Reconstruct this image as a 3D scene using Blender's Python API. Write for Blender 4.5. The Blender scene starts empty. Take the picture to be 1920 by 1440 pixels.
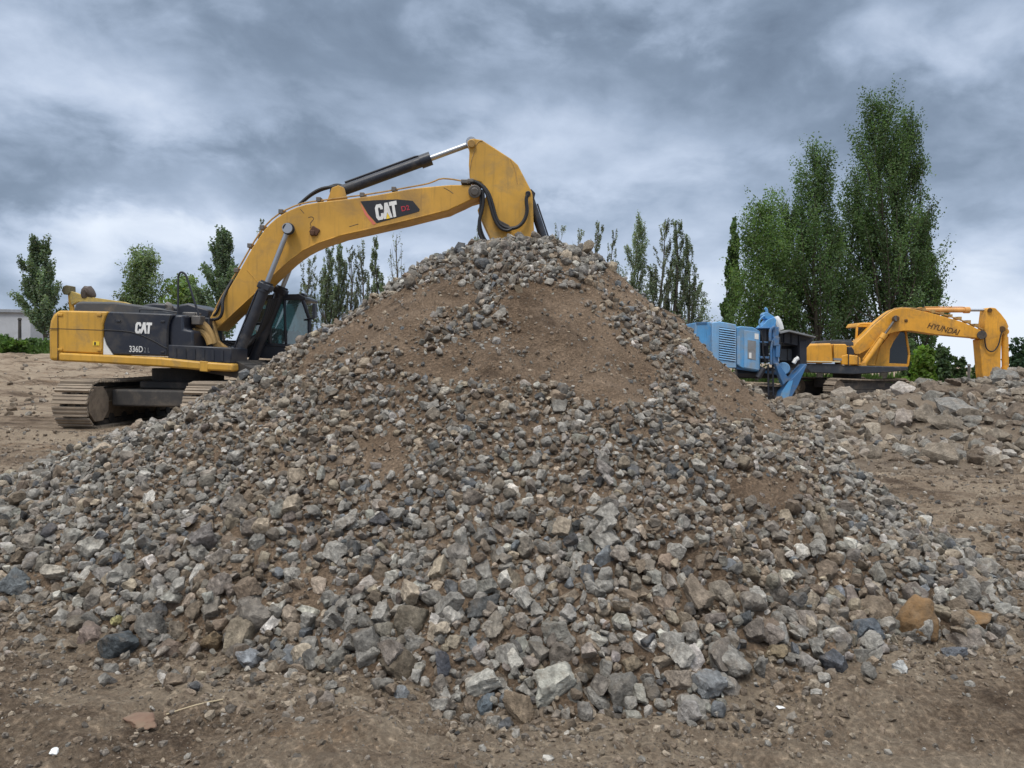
import bpy, bmesh, math, random
import numpy as np
from mathutils import Vector, Matrix, Quaternion

random.seed(7)
S = bpy.context.scene
COL = S.collection
R = math.radians

# ------------------------------------------------------------------ camera
F_PX = 1442.0                      # focal length in pixels of the 1920 wide photograph
EYE = Vector((0.0, 0.0, 1.60))
PITCH = math.atan(48 / F_PX)
ROLL = R(1.07)
_F = Vector((0, math.cos(PITCH), -math.sin(PITCH)))
_R0 = Vector((1, 0, 0))
_U0 = Vector((0, math.sin(PITCH), math.cos(PITCH)))
CR = _R0 * math.cos(ROLL) + _U0 * math.sin(ROLL)
CU = -_R0 * math.sin(ROLL) + _U0 * math.cos(ROLL)
cam_data = bpy.data.cameras.new('camera')
cam = bpy.data.objects.new('camera', cam_data)
COL.objects.link(cam)
cam_data.sensor_width = 36.0
cam_data.lens = F_PX / 1920 * 36.0
cam_data.clip_start = 0.1
cam_data.clip_end = 6000
cam.matrix_world = Matrix(((CR.x, CU.x, -_F.x, EYE.x), (CR.y, CU.y, -_F.y, EYE.y),
                           (CR.z, CU.z, -_F.z, EYE.z), (0, 0, 0, 1)))
S.camera = cam

# ------------------------------------------------------------------ light
SUN_EL, SUN_AZ = R(58), R(205)     # azimuth clockwise from +Y: behind the camera, a little to the left
sun_data = bpy.data.lights.new('sun', 'SUN')
sun_data.energy = 1.5
sun_data.angle = R(14)
sun_data.color = (1.0, 0.94, 0.86)
sun = bpy.data.objects.new('sun', sun_data)
COL.objects.link(sun)
sd = Vector((math.sin(SUN_AZ) * math.cos(SUN_EL), math.cos(SUN_AZ) * math.cos(SUN_EL), math.sin(SUN_EL)))
sun.rotation_euler = sd.to_track_quat('Z', 'Y').to_euler()
sun.location = sd * 60

W = bpy.data.worlds.new('World')
S.world = W
W.use_nodes = True
nt = W.node_tree
nt.nodes.clear()


class NB:
    """small helper for node graphs"""
    def __init__(s, tree):
        s.t = tree
    def n(s, typ, **kw):
        nd = s.t.nodes.new(typ)
        for k, v in kw.items():
            setattr(nd, k, v)
        return nd
    def l(s, a, b):
        s.t.links.new(a, b)
    def val(s, sock, v):
        if hasattr(v, 'links') or hasattr(v, 'is_linked'):
            s.l(v, sock)
        else:
            sock.default_value = v
    def math(s, op, a, b=None, c=None, clamp=False):
        nd = s.n('ShaderNodeMath', operation=op, use_clamp=clamp)
        s.val(nd.inputs[0], a)
        if b is not None: s.val(nd.inputs[1], b)
        if c is not None: s.val(nd.inputs[2], c)
        return nd.outputs[0]
    def noise(s, vec, scale, detail=4, rough=0.55, dist=0.0, w=None):
        nd = s.n('ShaderNodeTexNoise')
        if w is not None:
            nd.noise_dimensions = '4D'
            nd.inputs['W'].default_value = w
        if vec is not None: s.l(vec, nd.inputs['Vector'])
        nd.inputs['Scale'].default_value = scale
        nd.inputs['Detail'].default_value = detail
        nd.inputs['Roughness'].default_value = rough
        nd.inputs['Distortion'].default_value = dist
        return nd.outputs['Fac']
    def ramp(s, fac, stops, interp='LINEAR'):
        nd = s.n('ShaderNodeValToRGB')
        cr = nd.color_ramp
        cr.interpolation = interp
        while len(cr.elements) < len(stops):
            cr.elements.new(0.5)
        for e, (p, c) in zip(cr.elements, stops):
            e.position = p
            e.color = (c, c, c, 1) if isinstance(c, (int, float)) else (*c, 1)
        s.l(fac, nd.inputs['Fac'])
        return nd.outputs['Color']
    def mix(s, fac, a, b, mode='MIX'):
        nd = s.n('ShaderNodeMix', data_type='RGBA', blend_type=mode)
        s.val(nd.inputs[0], fac)
        for i, v in ((6, a), (7, b)):
            if isinstance(v, tuple): nd.inputs[i].default_value = (*v, 1) if len(v) == 3 else v
            else: s.l(v, nd.inputs[i])
        return nd.outputs[2]
    def maprange(s, v, a, b, c=0.0, d=1.0, smooth=True):
        nd = s.n('ShaderNodeMapRange')
        if smooth: nd.interpolation_type = 'SMOOTHSTEP'
        s.l(v, nd.inputs[0])
        for i, x in enumerate((a, b, c, d)):
            nd.inputs[1 + i].default_value = x
        return nd.outputs[0]


b = NB(nt)
tc = b.n('ShaderNodeTexCoord')
sep = b.n('ShaderNodeSeparateXYZ')
b.l(tc.outputs['Generated'], sep.inputs[0])
dx, dy, dz = sep.outputs
mapn = b.n('ShaderNodeMapping')
mapn.inputs['Scale'].default_value = (1.0, 1.0, 1.75)
mapn.inputs['Location'].default_value = (0.35, 0.2, 0.1)
b.l(tc.outputs['Generated'], mapn.inputs['Vector'])
warp = b.n('ShaderNodeTexNoise'); warp.inputs['Scale'].default_value = 2.2; warp.inputs['Detail'].default_value = 4
b.l(mapn.outputs[0], warp.inputs['Vector'])
wadd = b.n('ShaderNodeVectorMath', operation='MULTIPLY_ADD')
b.l(warp.outputs['Color'], wadd.inputs[0]); wadd.inputs[1].default_value = (0.16, 0.16, 0.16)
b.l(mapn.outputs[0], wadd.inputs[2])
n1 = b.noise(wadd.outputs[0], 2.9, 9, 0.55, 0.0)
n2 = b.noise(wadd.outputs[0], 8.0, 8, 0.55, 0.1)
# billows: rounded puffs with firmer edges
pf = b.math('SUBTRACT', 1.0, b.math('MULTIPLY', b.math('ABSOLUTE', b.math('SUBTRACT', b.noise(wadd.outputs[0], 3.9, 7, 0.50, 0.1), 0.5)), 5.0), clamp=True)
cl = b.math('ADD', b.math('MULTIPLY_ADD', n2, 0.36, b.math('MULTIPLY_ADD', n1, 0.80, -0.05)), b.math('MULTIPLY_ADD', pf, -0.07, 0.015))

# banks of darker and lighter cloud, placed by direction (x/y, z/y) in the forward half of the sky
yy = b.math('MAXIMUM', dy, 0.05)
su, sv = b.math('DIVIDE', dx, yy), b.math('DIVIDE', dz, yy)
wu = b.math('MULTIPLY_ADD', b.math('SUBTRACT', warp.outputs['Fac'], 0.5), 0.25, su)
wv = b.math('MULTIPLY_ADD', b.math('SUBTRACT', n2, 0.5), 0.24, sv)
def bank(u0, v0, ru, rv, amp):
    a = b.math('DIVIDE', b.math('SUBTRACT', wu, u0), ru)
    c = b.math('DIVIDE', b.math('SUBTRACT', wv, v0), rv)
    d2 = b.math('ADD', b.math('MULTIPLY', a, a), b.math('MULTIPLY', c, c))
    return b.math('MULTIPLY', b.math('POWER', 2.718, b.math('MULTIPLY', d2, -1.0)), amp)
def uvpx(px, py):
    d = _F + CR * ((px - 960) / F_PX) + CU * ((720 - py) / F_PX)
    return d.x / d.y, d.z / d.y
for (px, py, rx, ry, amp) in (
        (330, 320, 430, 70, -0.16), (60, 375, 240, 38, -0.10), (560, 110, 460, 120, -0.08),
        (1150, 110, 330, 90, -0.13), (1500, 210, 420, 60, -0.06),
        (1420, 330, 260, 70, -0.06), (1750, 60, 260, 90, 0.05), (150, 170, 200, 60, 0.03),
        (900, 250, 330, 70, 0.09), (160, 465, 330, 60, 0.17), (60, 560, 260, 60, 0.08), (1080, 330, 160, 60, 0.10),
        (700, 470, 300, 60, 0.09), (1900, 620, 300, 90, 0.24), (1880, 420, 220, 60, 0.05), (1330, 560, 200, 60, 0.07)):
    u0, v0 = uvpx(px, py)
    cl = b.math('ADD', cl, bank(u0, v0, rx / F_PX, ry / F_PX, amp))
ccol = b.ramp(cl, [(0.26, (0.150, 0.198, 0.275)), (0.38, (0.215, 0.278, 0.375)), (0.49, (0.34, 0.42, 0.55)),
                   (0.60, (0.50, 0.585, 0.73)), (0.76, (0.76, 0.83, 0.94))])
# an overcast sky is brighter high overhead than low down
zen = b.maprange(dz, 0.40, 0.85, 1.0, 3.8)
cz = b.mix(b.maprange(dz, 0.40, 0.80, 0.0, 0.8), ccol, (0.42, 0.42, 0.41))   # neutral grey overhead
vm = b.n('ShaderNodeVectorMath', operation='SCALE')
b.l(cz, vm.inputs[0]); b.l(zen, vm.inputs['Scale'])
sky = b.n('ShaderNodeTexSky', sky_type='NISHITA')
sky.sun_disc = False
sky.sun_elevation = SUN_EL
sky.sun_rotation = SUN_AZ
bg1 = b.n('ShaderNodeBackground'); bg1.inputs['Strength'].default_value = 0.08
b.l(sky.outputs[0], bg1.inputs['Color'])
bg2 = b.n('ShaderNodeBackground'); bg2.inputs['Strength'].default_value = 1.0
b.l(vm.outputs[0], bg2.inputs['Color'])
mx = b.n('ShaderNodeMixShader')
mx.inputs[0].default_value = 0.94
b.l(bg1.outputs[0], mx.inputs[1]); b.l(bg2.outputs[0], mx.inputs[2])
wo = b.n('ShaderNodeOutputWorld')
b.l(mx.outputs[0], wo.inputs['Surface'])

S.view_settings.view_transform = 'Standard'
S.view_settings.look = 'None'
S.view_settings.exposure = 0.18
S.view_settings.gamma = 1.0
S.render.engine = 'CYCLES'
S.cycles.max_bounces = 6
S.cycles.diffuse_bounces = 3
S.cycles.glossy_bounces = 3
S.cycles.transmission_bounces = 4


# ------------------------------------------------------------------ pixels and world points
def ray(px, py):
    return _F + CR * ((px - 960) / F_PX) + CU * ((720 - py) / F_PX)

def P(px, py, D):
    """the world point at depth y = D that the photograph shows at (px, py)"""
    d = ray(px, py)
    return EYE + d * (D / d.y)

def proj(x, y, z):
    """world arrays to photograph pixels"""
    X, Y, Z = np.asarray(x) - EYE.x, np.asarray(y) - EYE.y, np.asarray(z) - EYE.z
    dep = X * _F.x + Y * _F.y + Z * _F.z
    a = (X * CR.x + Y * CR.y + Z * CR.z) / np.maximum(dep, 1e-3)
    c = (X * CU.x + Y * CU.y + Z * CU.z) / np.maximum(dep, 1e-3)
    return 960 + a * F_PX, 720 - c * F_PX


# ------------------------------------------------------------------ numeric noise
def _hash(ix, iy, iz, seed):
    h = (ix.astype(np.int64) * 374761393 + iy.astype(np.int64) * 668265263 + iz.astype(np.int64) * 2147483647 + seed * 974711) & 0xFFFFFFFF
    h = ((h ^ (h >> 13)) * 1274126177) & 0xFFFFFFFF
    h = ((h ^ (h >> 16)) * 2246822519) & 0xFFFFFFFF
    return ((h ^ (h >> 15)) & 0xFFFFFF) / float(0xFFFFFF)

def vnoise(x, y, z=None, seed=0):
    x = np.asarray(x, float); y = np.asarray(y, float)
    z = np.zeros_like(x) if z is None else np.asarray(z, float)
    ix, iy, iz = np.floor(x), np.floor(y), np.floor(z)
    fx, fy, fz = x - ix, y - iy, z - iz
    fx, fy, fz = [t * t * t * (t * (t * 6 - 15) + 10) for t in (fx, fy, fz)]
    r = 0
    for a in (0, 1):
        for c in (0, 1):
            for e in (0, 1):
                w = (fx if a else 1 - fx) * (fy if c else 1 - fy) * (fz if e else 1 - fz)
                r = r + w * _hash(ix + a, iy + c, iz + e, seed)
    return r * 2 - 1

def fbm(x, y, z=None, oct=4, seed=0, gain=0.5):
    s, a, f = 0, 1.0, 1.0
    for o in range(oct):
        s = s + a * vnoise(np.asarray(x) * f + 13.1 * o, np.asarray(y) * f + 7.7 * o, None if z is None else np.asarray(z) * f, seed + o)
        a *= gain; f *= 2.03
    return s

def sst(a, c, x):
    t = np.clip((np.asarray(x, float) - a) / (c - a), 0, 1)
    return t * t * (3 - 2 * t)

def inpoly(px, py, poly):
    px = np.asarray(px); py = np.asarray(py)
    r = np.zeros(px.shape, bool)
    n = len(poly)
    for i in range(n):
        x1, y1 = poly[i]; x2, y2 = poly[(i + 1) % n]
        c = ((y1 > py) != (y2 > py)) & (px < (x2 - x1) * (py - y1) / ((y2 - y1) + 1e-9) + x1)
        r ^= c
    return r


# ------------------------------------------------------------------ objects
def tag(o, label=None, cat=None, group=None, kind=None):
    if label: o['label'] = label
    if cat: o['category'] = cat
    if group: o['group'] = group
    if kind: o['kind'] = kind
    return o

def empty(name, loc, label, cat, group=None):
    o = bpy.data.objects.new(name, None)
    o.empty_display_size = 0.3
    COL.objects.link(o)
    o.location = loc
    tag(o, label, cat, group)
    return o

def np_mesh(name, V, F, mats, col=None, smooth=True):
    V = np.asarray(V, np.float32); F = np.asarray(F, np.int32)
    k = F.shape[1]
    me = bpy.data.meshes.new(name)
    me.vertices.add(len(V)); me.vertices.foreach_set('co', V.ravel())
    me.loops.add(F.size); me.loops.foreach_set('vertex_index', F.ravel())
    me.polygons.add(len(F)); me.polygons.foreach_set('loop_start', np.arange(0, F.size, k, dtype=np.int32))
    me.update(calc_edges=True)
    me.polygons.foreach_set('use_smooth', np.full(len(F), smooth))
    if col is not None:
        c = np.ones((len(V), 4), np.float32); c[:, :3] = col
        at = me.color_attributes.new('Col', 'FLOAT_COLOR', 'POINT')
        at.data.foreach_set('color', c.ravel())
    for m in (mats if isinstance(mats, (list, tuple)) else [mats]):
        me.materials.append(m)
    return me

def link(name, me, parent=None):
    o = bpy.data.objects.new(name, me)
    COL.objects.link(o)
    if parent: o.parent = parent
    return o


class MB:
    """collects shapes given in world coordinates; build() links them as one mesh object"""
    org = Vector((0, 0, 0))
    def __init__(s):
        s.v = []; s.f = []
    def add(s, vs, fs):
        o = len(s.v)
        s.v += [Vector(v) for v in vs]
        s.f += [tuple(o + i for i in f) for f in fs]
        return s
    def box(s, c, d, rot=None):
        c = Vector(c); h = [x / 2 for x in d]
        vs = [Vector((x * h[0], y * h[1], z * h[2])) for x in (-1, 1) for y in (-1, 1) for z in (-1, 1)]
        if rot is not None: vs = [rot @ v for v in vs]
        return s.add([c + v for v in vs], [(0, 1, 3, 2), (4, 6, 7, 5), (0, 4, 5, 1), (2, 3, 7, 6), (0, 2, 6, 4), (1, 5, 7, 3)])
    def box2(s, a, c):
        a = Vector(a); c = Vector(c)
        return s.box((a + c) / 2, [abs(x) for x in (c - a)])
    def prism(s, pts, off):
        """polygon of world points extruded by the vector off"""
        n = len(pts); off = Vector(off)
        vs = [Vector(p) for p in pts] + [Vector(p) + off for p in pts]
        fs = [tuple(range(n)), tuple(range(2 * n - 1, n - 1, -1))]
        fs += [(i, i + n, (i + 1) % n + n, (i + 1) % n) for i in range(n)]
        return s.add(vs, fs)
    def pxprism(s, poly, D0, D1):
        return s.prism([P(x, y, D0) for x, y in poly], (0, D1 - D0, 0))
    def cyl(s, a, c, r0, r1=None, n=14, caps=True):
        a = Vector(a); c = Vector(c); r1 = r0 if r1 is None else r1
        d = (c - a).normalized()
        u = d.orthogonal().normalized(); w = d.cross(u)
        vs = []
        for p, r in ((a, r0), (c, r1)):
            for i in range(n):
                t = 2 * math.pi * i / n
                vs.append(p + (u * math.cos(t) + w * math.sin(t)) * r)
        fs = [(i, (i + 1) % n, (i + 1) % n + n, i + n) for i in range(n)]
        if caps: fs += [tuple(range(n - 1, -1, -1)), tuple(range(n, 2 * n))]
        return s.add(vs, fs)
    def tube(s, pts, r, n=8, smooth=0):
        pts = [Vector(p) for p in pts]
        for _ in range(smooth):
            q = [pts[0]]
            for i in range(len(pts) - 1):
                q += [pts[i] * .75 + pts[i + 1] * .25, pts[i] * .25 + pts[i + 1] * .75]
            pts = q + [pts[-1]]
        rs = r if isinstance(r, (list, tuple)) else [r] * len(pts)
        if len(rs) != len(pts): rs = list(np.interp(np.linspace(0, 1, len(pts)), np.linspace(0, 1, len(rs)), rs))
        vs = []; u = None
        for i, p in enumerate(pts):
            d = (pts[min(i + 1, len(pts) - 1)] - pts[max(i - 1, 0)])
            d = d.normalized() if d.length > 1e-9 else Vector((0, 0, 1))
            u = d.orthogonal().normalized() if u is None else (u - d * u.dot(d)).normalized()
            w = d.cross(u)
            vs += [p + (u * math.cos(2 * math.pi * k / n) + w * math.sin(2 * math.pi * k / n)) * rs[i] for k in range(n)]
        fs = []
        for i in range(len(pts) - 1):
            for k in range(n):
                k2 = (k + 1) % n
                fs.append((i * n + k, i * n + k2, (i + 1) * n + k2, (i + 1) * n + k))
        m = (len(pts) - 1) * n
        fs += [tuple(range(n - 1, -1, -1)), tuple(range(m, m + n))]
        return s.add(vs, fs)
    def build(s, name, mat, parent=None, bevel=0, seg=2, sharp=35, label=None):
        me = bpy.data.meshes.new(name)
        me.from_pydata([v - MB.org for v in s.v], [], s.f)
        bm = bmesh.new(); bm.from_mesh(me)
        bmesh.ops.recalc_face_normals(bm, faces=bm.faces)
        bm.to_mesh(me); bm.free()
        me.materials.append(mat)
        me.polygons.foreach_set('use_smooth', np.full(len(me.polygons), True))
        me.set_sharp_from_angle(angle=R(sharp))
        o = link(name, me, parent)
        if parent is None: o.location = MB.org
        if bevel:
            m = o.modifiers.new('bevel', 'BEVEL')
            m.width = bevel; m.segments = seg; m.limit_method = 'ANGLE'; m.angle_limit = R(35)
            m.harden_normals = False
        if label: o['label'] = label
        return o

def thing(name, loc, label, cat, group=None):
    MB.org = Vector(loc)
    return empty(name, loc, label, cat, group)


# ------------------------------------------------------------------ materials
def new_mat(name):
    m = bpy.data.materials.new(name)
    m.use_nodes = True
    t = m.node_tree
    t.nodes.clear()
    g = NB(t)
    out = g.n('ShaderNodeOutputMaterial')
    bs = g.n('ShaderNodeBsdfPrincipled')
    g.l(bs.outputs[0], out.inputs['Surface'])
    return m, g, bs, out

def pmat(name, col, rough=0.5, metal=0.0, dirt=None, amt=0.3, dscale=3.0, var=0.12, bump=0.0, bscale=30.0, coat=0.0, spec=0.5, streak=0.0):
    """painted / metal / rubber surface with wear: patchy tone, dust and grime, fine bump"""
    m, g, bs, out = new_mat(name)
    co = g.n('ShaderNodeTexCoord').outputs['Object']
    v = g.noise(co, dscale * 0.6, 5, 0.6)
    base = g.mix(g.maprange(v, 0.3, 0.7), tuple(c * (1 - var) for c in col), tuple(min(1, c * (1 + var)) for c in col))
    if streak:      # runs of grime and rust down the sheet metal, and fine scuffs along it
        ms = g.n('ShaderNodeMapping'); ms.inputs['Scale'].default_value = (7, 7, 0.55); g.l(co, ms.inputs[0])
        sk = g.maprange(g.noise(ms.outputs[0], 1.6, 6, 0.65), 0.50, 0.74)
        base = g.mix(g.math('MULTIPLY', sk, streak), base, tuple(c * 0.42 + 0.02 for c in col))
        ms = g.n('ShaderNodeMapping'); ms.inputs['Scale'].default_value = (1.2, 9, 14); ms.inputs['Rotation'].default_value = (0, 0.35, 0); g.l(co, ms.inputs[0])
        sk = g.maprange(g.noise(ms.outputs[0], 2.5, 8, 0.75), 0.60, 0.70)
        base = g.mix(g.math('MULTIPLY', sk, streak), base, tuple(min(1, c * 0.75 + 0.09) for c in col))
    if dirt:
        d = g.noise(co, dscale, 8, 0.68, 0.4)
        f = g.math('MULTIPLY', g.maprange(d, 0.62 - amt * 0.45, 0.80 - amt * 0.2), 0.85)
        base = g.mix(f, base, dirt)
        rr = g.math('MULTIPLY_ADD', f, 0.9 - rough, rough, clamp=True)
        g.l(rr, bs.inputs['Roughness'])
    else:
        rr = g.math('MULTIPLY_ADD', v, 0.3, rough - 0.15, clamp=True)
        g.l(rr, bs.inputs['Roughness'])
    g.l(base, bs.inputs['Base Color'])
    bs.inputs['Metallic'].default_value = metal
    bs.inputs['Coat Weight'].default_value = coat
    bs.inputs['Specular IOR Level'].default_value = spec
    if bump:
        bp = g.n('ShaderNodeBump')
        bp.inputs['Strength'].default_value = bump
        bp.inputs['Distance'].default_value = 0.02
        g.l(g.noise(co, bscale, 6, 0.6), bp.inputs['Height'])
        g.l(bp.outputs[0], bs.inputs['Normal'])
    return m

MUD = (0.20, 0.155, 0.11)
M = {}
M['yellow'] = pmat('aged yellow paint', (0.58, 0.32, 0.045), 0.45, dirt=(0.32, 0.215, 0.09), amt=0.34, dscale=1.6, var=0.14, streak=0.5, bump=0.03, bscale=40)
M['yellow_boom'] = pmat('weathered yellow paint', (0.54, 0.295, 0.045), 0.52, dirt=(0.30, 0.19, 0.08), amt=0.38, dscale=1.1, var=0.17, streak=0.5, bump=0.03, bscale=40)
M['orange'] = pmat('orange yellow paint', (0.72, 0.345, 0.035), 0.45, dirt=(0.36, 0.20, 0.06), amt=0.36, dscale=1.7, var=0.14, streak=0.5)
M['black'] = pmat('dusty black paint', (0.022, 0.025, 0.034), 0.42, dirt=(0.10, 0.09, 0.08), amt=0.2, dscale=2.0)
M['navy'] = pmat('black blue panel paint', (0.017, 0.021, 0.033), 0.38, dirt=(0.075, 0.068, 0.06), amt=0.38, dscale=1.6, streak=0.35)
M['grey_dark'] = pmat('dark grey sheet', (0.055, 0.06, 0.068), 0.6, dirt=(0.16, 0.14, 0.12), amt=0.3, dscale=2.0)
M['rubber'] = pmat('black rubber hose', (0.014, 0.014, 0.016), 0.55)
M['chrome'] = pmat('chromed rod', (0.42, 0.44, 0.47), 0.42, metal=0.9, var=0.05)
M['steel'] = pmat('worn steel', (0.16, 0.15, 0.14), 0.5, metal=0.6, dirt=MUD, amt=0.3)
M['track'] = pmat('muddy track steel', (0.19, 0.155, 0.12), 0.8, metal=0.0, dirt=(0.36, 0.29, 0.215), amt=0.9, dscale=3.0, bump=0.3, bscale=18)
M['mudplate'] = pmat('mud caked plate', (0.26, 0.205, 0.15), 0.9, dirt=(0.13, 0.10, 0.075), amt=0.5, dscale=4.0, bump=0.4, bscale=12)
M['frame'] = pmat('dark dirty frame', (0.045, 0.042, 0.04), 0.8, dirt=(0.14, 0.115, 0.09), amt=0.45, dscale=2.5, bump=0.2, bscale=12)
M['white'] = pmat('white vinyl', (0.72, 0.72, 0.70), 0.5, dirt=(0.4, 0.37, 0.33), amt=0.15)
M['red'] = pmat('red vinyl', (0.42, 0.03, 0.05), 0.5)
M['pink'] = pmat('faded red vinyl', (0.62, 0.16, 0.11), 0.5, dirt=(0.5, 0.22, 0.06), amt=0.35, dscale=3)
M['decal_yellow'] = pmat('yellow vinyl', (0.85, 0.60, 0.05), 0.5)
M['decal_black'] = pmat('black vinyl', (0.02, 0.02, 0.024), 0.42, dirt=(0.08, 0.07, 0.05), amt=0.15)
M['text_brown'] = pmat('dark lettering', (0.10, 0.05, 0.012), 0.5)
M['tan'] = pmat('faded ochre casting', (0.42, 0.26, 0.09), 0.65, dirt=(0.2, 0.13, 0.06), amt=0.4, dscale=4)
M['blue'] = pmat('light blue machine paint', (0.085, 0.30, 0.58), 0.5, streak=0.4, dirt=(0.22, 0.28, 0.33), amt=0.45, dscale=1.6, var=0.12)
M['blue_pale'] = pmat('dusty pale blue paint', (0.165, 0.36, 0.60), 0.55, streak=0.35, dirt=(0.28, 0.32, 0.35), amt=0.45, dscale=1.6)
M['blue_dark'] = pmat('worn dark blue paint', (0.045, 0.15, 0.33), 0.5, dirt=(0.16, 0.17, 0.18), amt=0.45, dscale=2.2)
M['grey_panel'] = pmat('grey sheet panel', (0.22, 0.23, 0.24), 0.6, dirt=(0.15, 0.13, 0.11), amt=0.3)
M['wall'] = pmat('pale shed cladding', (0.42, 0.44, 0.47), 0.7, dirt=(0.32, 0.33, 0.35), amt=0.4, dscale=0.4)
M['roof'] = pmat('grey roof sheet', (0.26, 0.28, 0.31), 0.7)

def glass_mat(name, tint, dust, refl=0.16):
    m, g, bs, out = new_mat(name)
    bs.inputs['Base Color'].default_value = (0.10, 0.22, 0.22, 1)
    bs.inputs['Roughness'].default_value = 0.06
    bs.inputs['Alpha'].default_value = 1
    tr = g.n('ShaderNodeBsdfTransparent'); tr.inputs[0].default_value = (*tint, 1)
    gl = g.n('ShaderNodeBsdfGlossy'); gl.inputs['Roughness'].default_value = 0.05
    ms = g.n('ShaderNodeMixShader')
    lw = g.n('ShaderNodeLayerWeight'); lw.inputs[0].default_value = 0.5
    g.l(g.math('MULTIPLY_ADD', lw.outputs['Facing'], refl * 4.4, refl, clamp=True), ms.inputs[0])
    g.l(tr.outputs[0], ms.inputs[1]); g.l(gl.outputs[0], ms.inputs[2])
    ms2 = g.n('ShaderNodeMixShader'); ms2.inputs[0].default_value = dust     # dust on the pane
    df = g.n('ShaderNodeBsdfDiffuse'); df.inputs[0].default_value = (0.20, 0.27, 0.27, 1)
    g.l(ms.outputs[0], ms2.inputs[1]); g.l(df.outputs[0], ms2.inputs[2])
    g.l(ms2.outputs[0], out.inputs['Surface'])
    return m
M['glass'] = glass_mat('cab glass', (0.62, 0.80, 0.79), 0.22)
M['glass_dark'] = glass_mat('dark cab glass', (0.16, 0.20, 0.22), 0.03, 0.05)
# ================================================================== ground, heap, bank
def earth_mat(name, light, mid, dark, rust, pebble=1.0, gs=1.0):
    m, g, bs, out = new_mat(name)
    co = g.n('ShaderNodeTexCoord').outputs['Object']
    mp = g.n('ShaderNodeMapping'); mp.inputs['Scale'].default_value = (0.55, 1.0, 1.0); mp.inputs['Rotation'].default_value = (0, 0, 0.25)
    g.l(co, mp.inputs[0])
    big = g.noise(mp.outputs[0], 0.55 * gs, 6, 0.62, 0.3)
    med = g.noise(co, 3.2 * gs, 8, 0.65, 0.2)
    fine = g.noise(co, 24 * gs, 8, 0.78)
    spk = g.noise(co, 95 * gs, 4, 0.7)
    t = g.math('ADD', g.math('MULTIPLY_ADD', big, 0.62, -0.06), g.math('ADD', g.math('MULTIPLY', med, 0.35), g.math('MULTIPLY_ADD', spk, 0.16, g.math('MULTIPLY_ADD', fine, 0.30, -0.085))))
    mpd = g.n('ShaderNodeMapping'); mpd.inputs['Location'].default_value = (4, 9, 2); mpd.inputs['Scale'].default_value = (0.7, 1.15, 1); g.l(co, mpd.inputs[0])
    t = g.math('MULTIPLY_ADD', g.math('SUBTRACT', g.noise(mpd.outputs[0], 1.5 * gs, 6, 0.6, 0.5), 0.5), 0.38, t)
    base = g.ramp(t, [(0.44, dark), (0.52, mid), (0.61, light)])
    rs = g.noise(co, 0.9 * gs, 5, 0.6, w=None)
    mp2 = g.n('ShaderNodeMapping'); mp2.inputs['Location'].default_value = (17, 5, 3); g.l(co, mp2.inputs[0])
    rs = g.noise(mp2.outputs[0], 0.8 * gs, 6, 0.65, 0.4)
    base = g.mix(g.math('MULTIPLY', g.maprange(rs, 0.56, 0.74), 0.55), base, rust)
    # grit: small pale and dark grains
    vo = g.n('ShaderNodeTexVoronoi'); vo.inputs['Scale'].default_value = 55 * gs
    g.l(co, vo.inputs['Vector'])
    grain = g.maprange(vo.outputs['Distance'], 0.0, 0.33, 1, 0)
    sx = g.n('ShaderNodeSeparateColor'); g.l(vo.outputs['Color'], sx.inputs[0])
    pick = g.math('GREATER_THAN', sx.outputs[0], 0.80)
    gcol = g.ramp(sx.outputs[1], [(0.0, (0.09, 0.085, 0.08)), (0.45, (0.24, 0.21, 0.17)), (0.8, (0.36, 0.33, 0.28)), (1.0, (0.58, 0.55, 0.50))])
    base = g.mix(g.math('MULTIPLY', g.math('MULTIPLY', grain, pick), 0.8 * pebble), base, gcol)
    g.l(base, bs.inputs['Base Color'])
    bs.inputs['Roughness'].default_value = 0.95
    bs.inputs['Specular IOR Level'].default_value = 0.2
    vo2 = g.n('ShaderNodeTexVoronoi'); vo2.inputs['Scale'].default_value = 17 * gs; vo2.feature = 'SMOOTH_F1'
    g.l(co, vo2.inputs['Vector'])
    crumb = g.math('MULTIPLY', g.math('SUBTRACT', 0.6, vo2.outputs['Distance']), g.maprange(med, 0.45, 0.62))
    vo3 = g.n('ShaderNodeTexVoronoi'); vo3.inputs['Scale'].default_value = 42 * gs; vo3.inputs['Randomness'].default_value = 1.0
    g.l(co, vo3.inputs['Vector'])
    cr3 = g.math('MULTIPLY', g.math('SUBTRACT', 0.7, vo3.outputs['Distance']), g.maprange(fine, 0.40, 0.60))
    med = g.math('MULTIPLY_ADD', cr3, 0.26, med)
    h = g.math('ADD', g.math('MULTIPLY_ADD', crumb, 0.35, g.math('MULTIPLY', med, 1.0)), g.math('ADD', g.math('MULTIPLY', fine, 0.55), g.math('MULTIPLY', g.math('MULTIPLY', grain, pick), 0.18)))
    bp = g.n('ShaderNodeBump'); bp.inputs['Strength'].default_value = 1.0; bp.inputs['Distance'].default_value = 0.085
    g.l(h, bp.inputs['Height']); g.l(bp.outputs[0], bs.inputs['Normal'])
    return m

M['ground'] = earth_mat('trodden earth', (0.36, 0.283, 0.203), (0.245, 0.181, 0.124), (0.105, 0.072, 0.048), (0.26, 0.155, 0.078))
M['heap'] = earth_mat('brown heap earth', (0.31, 0.222, 0.150), (0.24, 0.168, 0.111), (0.125, 0.085, 0.056), (0.255, 0.17, 0.105), 0.8, 1.3)
M['bank'] = earth_mat('bank earth', (0.26, 0.205, 0.15), (0.17, 0.128, 0.092), (0.075, 0.055, 0.042), (0.23, 0.145, 0.08), 0.8)


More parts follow.
